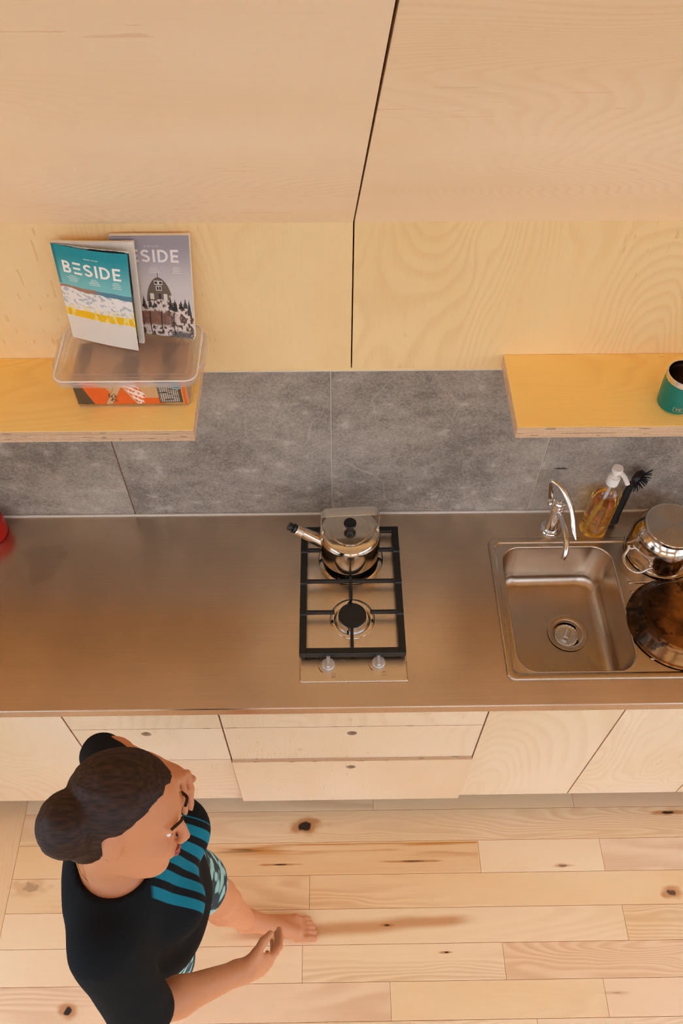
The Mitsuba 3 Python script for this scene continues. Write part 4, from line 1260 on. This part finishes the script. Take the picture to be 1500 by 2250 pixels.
# ------------------------------------------------------------------ person: fields blended smoothly, then meshed
class Field:
    def __init__(self, lo, hi, h):
        self.lo, self.h = np.array(lo, float), h
        self.n = np.ceil((np.array(hi) - lo) / h).astype(int) + 1
        self.ax = [self.lo[k] + h * np.arange(self.n[k]) for k in range(3)]
        self.v = np.full(self.n, 0.2)

    def region(self, lo, hi):
        s = []
        for k in range(3):
            a = max(0, int((lo[k] - self.lo[k]) / self.h) - 1)
            b = min(self.n[k], int((hi[k] - self.lo[k]) / self.h) + 2)
            s.append(slice(a, b))
        g = np.stack(np.meshgrid(*[self.ax[k][s[k]] for k in range(3)], indexing='ij'), -1)
        return tuple(s), g

    def blend(self, s, d, k):
        a = self.v[s]
        h = np.clip(0.5 + 0.5 * (a - d) / k, 0, 1)
        self.v[s] = a * (1 - h) + d * h - k * h * (1 - h)

    def cone(self, p, q, r1, r2, k=0.02, flat=None):
        p, q = np.array(p, float), np.array(q, float)
        R_ = max(r1, r2) + 3 * k + 0.02
        s, g = self.region(np.minimum(p, q) - R_, np.maximum(p, q) + R_)
        d = q - p
        t = np.clip(((g - p) @ d) / (d @ d), 0, 1)
        self.blend(s, np.linalg.norm(g - p - t[..., None] * d, axis=-1) - (r1 + (r2 - r1) * t), k)

    def ell(self, c, r, k=0.02, M=None, sub=False):
        c, r = np.array(c, float), np.array(r, float)
        R_ = r.max() + 3 * k + 0.02
        s, g = self.region(c - R_, c + R_)
        q = g - c
        if M is not None:
            q = q @ np.asarray(M)
        a = np.linalg.norm(q / r, axis=-1)
        b = np.linalg.norm(q / (r * r), axis=-1) + 1e-9
        d = a * (a - 1) / b
        if sub:
            self.v[s] = np.maximum(self.v[s], -d)
        else:
            self.blend(s, d, k)

    def mesh(self, it=6):
        v, n = self.v, self.n
        ins = v < 0
        idx = -np.ones(n - 1, int)
        corner = [(a, b, c) for a in (0, 1) for b in (0, 1) for c in (0, 1)]
        sl = lambda o: tuple(slice(o[k], n[k] - 1 + o[k]) for k in range(3))
        cnt = sum(ins[sl(o)].astype(int) for o in corner)
        act = (cnt > 0) & (cnt < 8)
        idx[act] = np.arange(act.sum())
        A = np.argwhere(act)
        acc, w = np.zeros((len(A), 3)), np.zeros(len(A))
        for o in corner:
            for k in range(3):
                if o[k] == 0:
                    o2 = list(o)
                    o2[k] = 1
                    a, b = v[tuple((A + o).T)], v[tuple((A + o2).T)]
                    x_ = (a < 0) != (b < 0)
                    t = np.where(x_, a / np.where(x_, a - b, 1), 0)
                    pt = A + np.array(o, float)
                    pt[:, k] += t
                    acc[x_] += pt[x_]
                    w[x_] += 1
        V = self.lo + self.h * acc / w[:, None]
        F = []
        for k in range(3):
            e = [slice(1, n[j] - 1) for j in range(3)]
            e[k] = slice(0, n[k] - 1)
            e2 = list(e)
            e2[k] = slice(1, n[k])
            a, b = ins[tuple(e)], ins[tuple(e2)]
            at = np.argwhere(a != b)
            if not len(at):
                continue
            flip = a[tuple(at.T)]
            off = np.array([1, 1, 1])
            off[k] = 0
            at = at + off
            u_, w_ = [j for j in range(3) if j != k]
            du, dw = np.eye(3, dtype=int)[u_], np.eye(3, dtype=int)[w_]
            q = np.stack([idx[tuple((at - du - dw).T)], idx[tuple((at - dw).T)], idx[tuple(at.T)], idx[tuple((at - du).T)]], 1)
            if k == 1:
                q = q[:, ::-1]
            q = np.where(flip[:, None], q, q[:, ::-1])
            F.append(q)
        F = np.vstack(F)
        F = np.vstack([F[:, [0, 1, 2]], F[:, [0, 2, 3]]])
        from scipy.sparse import coo_matrix
        E = np.vstack([F[:, [0, 1]], F[:, [1, 2]], F[:, [2, 0]]])
        E = np.vstack([E, E[:, ::-1]])
        M = coo_matrix((np.ones(len(E)), (E[:, 0], E[:, 1])), shape=(len(V), len(V))).tocsr()
        M.data[:] = 1
        deg = np.asarray(M.sum(1))
        W = V.copy()
        for k in range(it):
            W = W + (0.5 if k % 2 == 0 else -0.52) * (M @ W / deg - W)
            dl = W - V
            ln = np.linalg.norm(dl, axis=1, keepdims=True)
            W = V + dl * np.minimum(1, 0.6 * self.h / np.maximum(ln, 1e-12))
        return tm(W, F)


def rot(ax, deg):
    return trimesh.transformations.rotation_matrix(math.radians(deg), ax)[:3, :3]


LSH, RSH = np.array([-0.436, -0.950, 1.305]), np.array([-0.424, -1.240, 1.300])
LEL, LWR = np.array([-0.522, -0.838, 1.175]), np.array([-0.396, -0.905, 1.275])
REL, RWR = np.array([-0.388, -1.318, 1.060]), np.array([-0.222, -1.238, 0.930])
HL, HR = np.array([-0.430, -1.005, 0.87]), np.array([-0.435, -1.165, 0.87])
KL, KR = np.array([-0.335, -0.995, 0.475]), np.array([-0.455, -1.175, 0.470])
AL, AR = np.array([-0.292, -0.985, 0.085]), np.array([-0.655, -1.180, 0.165])
HEAD = np.array([-0.364, -1.066, 1.485])
HM = rot([1, 0, 0], -36) @ rot([0, 1, 0], 12)      # head bowed and tilted to its left
hp_ = lambda *q: HEAD + HM @ np.array(q, float)


def fingers(fd, wr, di, side, up, curl):
    """A relaxed hand: palm from the wrist along di; up = back of the hand; side = towards the thumb."""
    di, up = di / np.linalg.norm(di), np.array(up, float)
    up -= di * (up @ di)
    up /= np.linalg.norm(up)
    sd_ = np.cross(up, di) * side
    pc = wr + di * 0.050
    fd.cone(wr, wr + di * 0.02, 0.024, 0.026, 0.012)
    fd.ell(pc, (0.048, 0.040, 0.016), 0.012, np.stack([di, sd_, up], 1))
    for k, (off, ln_) in enumerate(((0.029, 0.070), (0.010, 0.078), (-0.009, 0.072), (-0.027, 0.056))):
        p = wr + di * 0.085 + sd_ * off
        d, r_ = di.copy(), 0.0088 - 0.0006 * k
        for seg, fr in enumerate((0.45, 0.32, 0.23)):
            d = d * math.cos(curl) - up * math.sin(curl)
            upn = np.cross(sd_, d)
            q = p + d * ln_ * fr
            fd.cone(p, q, r_, r_ * 0.92, 0.004)
            p, r_ = q, r_ * 0.92
            di2 = d
    p = wr + di * 0.025 + sd_ * 0.024
    d = di * 0.62 + sd_ * 0.66 - up * 0.42
    d /= np.linalg.norm(d)
    fd.cone(wr + di * 0.015 + sd_ * 0.012, p + d * 0.02, 0.014, 0.012, 0.008)
    fd.cone(p + d * 0.02, p + d * 0.048, 0.0105, 0.0095, 0.004)
    d2 = d * 0.8 + di * 0.5
    d2 /= np.linalg.norm(d2)
    fd.cone(p + d * 0.048, p + d * 0.048 + d2 * 0.022, 0.0095, 0.0075, 0.004)


def foot(fd, an, heel, ball, toe, side):
    """Bare foot; side: +1 when the big toe lies towards -y."""
    heel, ball, toe = (np.array(q, float) for q in (heel, ball, toe))
    di = (ball - heel) / np.linalg.norm(ball - heel)
    sd_ = np.array([0, -1.0, 0]) * side
    fd.cone(an, heel + [0, 0, 0.010], 0.033, 0.027, 0.02)
    fd.cone(an + di * 0.02 - [0, 0, 0.01], ball + [0, 0, 0.008] + sd_ * 0.012, 0.032, 0.019, 0.02)
    fd.cone(heel + di * 0.03 - sd_ * 0.012, ball - sd_ * 0.024 - di * 0.015, 0.022, 0.0165, 0.02)
    fd.cone(ball + sd_ * 0.024, ball - sd_ * 0.026, 0.018, 0.015, 0.014)
    td = (toe - ball) / np.linalg.norm(toe - ball)
    for k, (off, ln_, r_) in enumerate(((0.030, 0.050, 0.0115), (0.010, 0.052, 0.0085), (-0.006, 0.047, 0.0080), (-0.020, 0.041, 0.0075), (-0.033, 0.033, 0.0072))):
        p = ball + sd_ * off * 0.9 + td * 0.006
        q = p + td * ln_ * 0.62 + np.array([0, 0, 0.003])
        fd.cone(p, q, r_, r_ * 0.95, 0.005)
        fd.cone(q, q + td * ln_ * 0.36 - np.array([0, 0, 0.004]), r_ * 0.98, r_ * 0.9, 0.003)


def torso(fd, o=0.0, k=0.05):
    fd.ell((-0.420, -1.085, 0.90), (0.112 + o, 0.160 + o, 0.11 + o), k)
    fd.ell((-0.412, -1.085, 1.04), (0.094 + o, 0.126 + o, 0.13 + o), k)
    fd.ell((-0.412, -1.087, 1.20), (0.102 + o, 0.148 + o, 0.14 + o), k)
    fd.ell((-0.430, -1.090, 1.285), (0.074 + o, 0.160 + o, 0.062 + o), k)
    for y in (-1.015, -1.150):
        fd.ell((-0.340, y, 1.185), (0.060 + o, 0.060 + o, 0.058 + o), 0.03)


body = Field((-0.72, -1.42, -0.012), (-0.06, -0.76, 1.66), 0.0055)
torso(body)
body.cone((-0.430, -1.094, 1.30), hp_(-0.025, 0, -0.055), 0.052, 0.047, 0.03)
for sh, el, wr in ((LSH, LEL, LWR), (RSH, REL, RWR)):
    body.cone(sh, el, 0.046, 0.036, 0.03)
    body.cone(el, el + (wr - el) * 0.35, 0.036, 0.037, 0.015)
    body.cone(el + (wr - el) * 0.35, wr, 0.037, 0.024, 0.015)
for hp2, kn_, an in ((HL, KL, AL), (HR, KR, AR)):
    body.cone(hp2, kn_, 0.078, 0.050, 0.03)
    body.cone(kn_, kn_ + (an - kn_) * 0.3 + np.array([-0.012, 0, 0]), 0.048, 0.052, 0.02)
    body.cone(kn_ + (an - kn_) * 0.3 + np.array([-0.012, 0, 0]), an, 0.051, 0.030, 0.02)
# head, face
body.ell(HEAD + HM @ np.array([-0.012, 0, 0.022]), (0.094, 0.076, 0.092), 0.02, HM)
body.ell(hp_(0.026, 0, -0.045), (0.056, 0.056, 0.070), 0.025, HM)
body.ell(hp_(0.055, 0, -0.088), (0.024, 0.026, 0.018), 0.02, HM)
body.cone(hp_(0.082, 0, 0.012), hp_(0.100, 0, -0.024), 0.007, 0.0095, 0.010)
for s in (-1, 1):
    body.ell(hp_(0.094, s * 0.010, -0.029), (0.008, 0.007, 0.006), 0.006, HM)
    body.ell(hp_(0.058, s * 0.040, -0.024), (0.026, 0.022, 0.022), 0.02, HM)
    body.ell(hp_(0.074, s * 0.032, 0.020), (0.014, 0.024, 0.008), 0.012, HM)
    body.ell(hp_(-0.010, s * 0.077, -0.008), (0.018, 0.007, 0.030), 0.006, HM)
body.ell(hp_(0.078, 0, -0.054), (0.014, 0.026, 0.012), 0.010, HM)
bm = man(body.mesh())
hL, hR = Field(LWR - 0.16, LWR + 0.16, 0.003), Field(RWR - 0.2, RWR + 0.2, 0.003)
hL.cone(LWR - (LWR - LEL) * 0.1, LWR, 0.026, 0.024, 0.01)
fingers(hL, LWR, np.array([0.060, -0.030, 0.020]), 1, (0.1, 0.75, 0.65), 1.15)
hR.cone(RWR - (RWR - REL) * 0.1, RWR, 0.026, 0.024, 0.01)
fingers(hR, RWR, np.array([0.105, 0.040, -0.100]), 1, (0.25, -0.8, 0.45), 0.5)
fL, fR = Field((-0.36, -1.08, -0.012), (-0.06, -0.90, 0.14), 0.003), Field((-0.74, -1.27, -0.012), (-0.42, -1.09, 0.26), 0.003)
foot(fL, AL, (-0.305, -0.988, 0.024), (-0.135, -0.998, 0.017), (-0.075, -1.000, 0.010), 1)
foot(fR, AR, (-0.672, -1.180, 0.115), (-0.545, -1.183, 0.021), (-0.485, -1.184, 0.012), -1)
for fd in (hL, hR, fL, fR):
    bm = bm + man(fd.mesh(4))
bm = m3.Manifold.batch_boolean([bm], m3.OpType.Add) if False else bm
add('person__body', unman(bm), 'skin', True)

shirt = Field((-0.66, -1.44, 0.74), (-0.22, -0.72, 1.42), 0.006)
torso(shirt, 0.014)
shirt.cone(LSH, LSH + (LEL - LSH) * 0.90, 0.058, 0.047, 0.03)
shirt.cone(RSH, RSH + (REL - RSH) * 0.95, 0.064, 0.062, 0.03)
g = np.stack(np.meshgrid(*shirt.ax, indexing='ij'), -1)
shirt.v += 0.004 * (meshkit.fbm(g * np.array([16, 16, 9.0]), 2, 5) - 0.5) * 2
hem = 0.80 - g[..., 2]
shirt.v = np.maximum(shirt.v, hem)
neck = np.linalg.norm((g - np.array([-0.408, -1.090, 1.380])) / np.array([0.090, 0.092, 0.078]), axis=-1) - 1
shirt.v = np.maximum(shirt.v, -neck * 0.075)
sm_ = man(shirt.mesh())
add('person__shirt', unman(sm_), 'shirt', True)
labels['person__shirt'] = {'label': 'black tee shirt with teal stripes across the chest'}

sh_ = Field((-0.62, -1.32, 0.52), (-0.24, -0.84, 0.96), 0.007)
sh_.ell((-0.432, -1.085, 0.87), (0.122, 0.172, 0.10), 0.05)
sh_.cone(HL, HL + (KL - HL) * 0.55, 0.095, 0.088, 0.03)
sh_.cone(HR, HR + (KR - HR) * 0.55, 0.095, 0.088, 0.03)
g = np.stack(np.meshgrid(*sh_.ax, indexing='ij'), -1)
sh_.v = np.maximum(np.maximum(sh_.v, 0.64 - g[..., 2]), g[..., 2] - 0.93)
add('person__shorts', sh_.mesh(), 'shorts', True)
labels['person__shorts'] = {'label': 'grey and pale green patterned shorts'}

hair = Field((-0.62, -1.24, 1.30), (-0.24, -0.92, 1.66), 0.004)
hair.ell(hp_(-0.016, 0, 0.026), (0.096, 0.081, 0.093), 0.02, HM)
hair.ell(hp_(-0.065, 0, -0.030), (0.050, 0.066, 0.065), 0.03, HM)
# hairline: cut away the face and the neck
g = np.stack(np.meshgrid(*hair.ax, indexing='ij'), -1)
lq = (g - HEAD) @ HM
face = (lq[..., 0] - (-0.004 + 0.95 * np.maximum(lq[..., 2] - 0.015, -0.02))) * 0.72
hair.v = np.maximum(hair.v, face)
bc = HEAD + np.array([-0.088, -0.026, 0.044])
hair.ell(bc, (0.053, 0.057, 0.054), 0.003)
hair.v += 0.0035 * (meshkit.fbm(lq * np.array([18, 60, 60.0]), 3, 9) - 0.5) * 2
add('person__hair', hair.mesh(3), 'hair', True)
labels['person__hair'] = {'label': 'dark brown hair gathered in a bun'}
th = np.linspace(0, 2 * math.pi, 40, endpoint=False)
nk = np.array([[-0.416 + 0.066 * math.cos(t), -1.091 + 0.066 * math.sin(t), 1.345 + 0.010 * math.sin(t) - 0.022 * math.cos(t)] for t in th])
add('person__necklace', sweep(nk, 0.0011, None, 6, closed=True), 'gold', True)
labels['person__necklace'] = {'label': 'fine gold chain round the neck'}
for s in (-1, 1):
    e = hp_(0.0690, s * 0.031, 0.004)
    k_ = num('person__eye')
    sp = trimesh.creation.icosphere(2, 0.0108)
    sp.apply_translation(e)
    add(k_, sp, 'eye_white', True)
    sp = trimesh.creation.icosphere(2, 0.0062)
    sp.apply_translation(hp_(0.0745, s * 0.031, 0.003))
    add(k_ + '__iris', sp, 'eye_dark', True)
    add('person__' + num('eyebrow'), sweep(spline([hp_(0.091, s * 0.014, 0.024), hp_(0.090, s * 0.032, 0.029), hp_(0.078, s * 0.050, 0.024)], 12), 0.0028, 0.0014, 8), 'hair', True)
for dz, nm in ((0.0035, 'upper_lip'), (-0.004, 'lower_lip')):
    add('person__' + nm, sweep(spline([hp_(0.078, -0.022, -0.055), hp_(0.090, -0.010, -0.055 + dz), hp_(0.0925, 0, -0.055 + dz * 0.9), hp_(0.090, 0.010, -0.055 + dz), hp_(0.078, 0.022, -0.055)], 18), np.interp(np.linspace(0, 1, 18), [0, 0.5, 1], [0.001, 0.0042, 0.001]), None, 8), 'lip', True)
tag('person', 'barefoot person with bun and black and teal shirt, walking past the drawers', 'person')
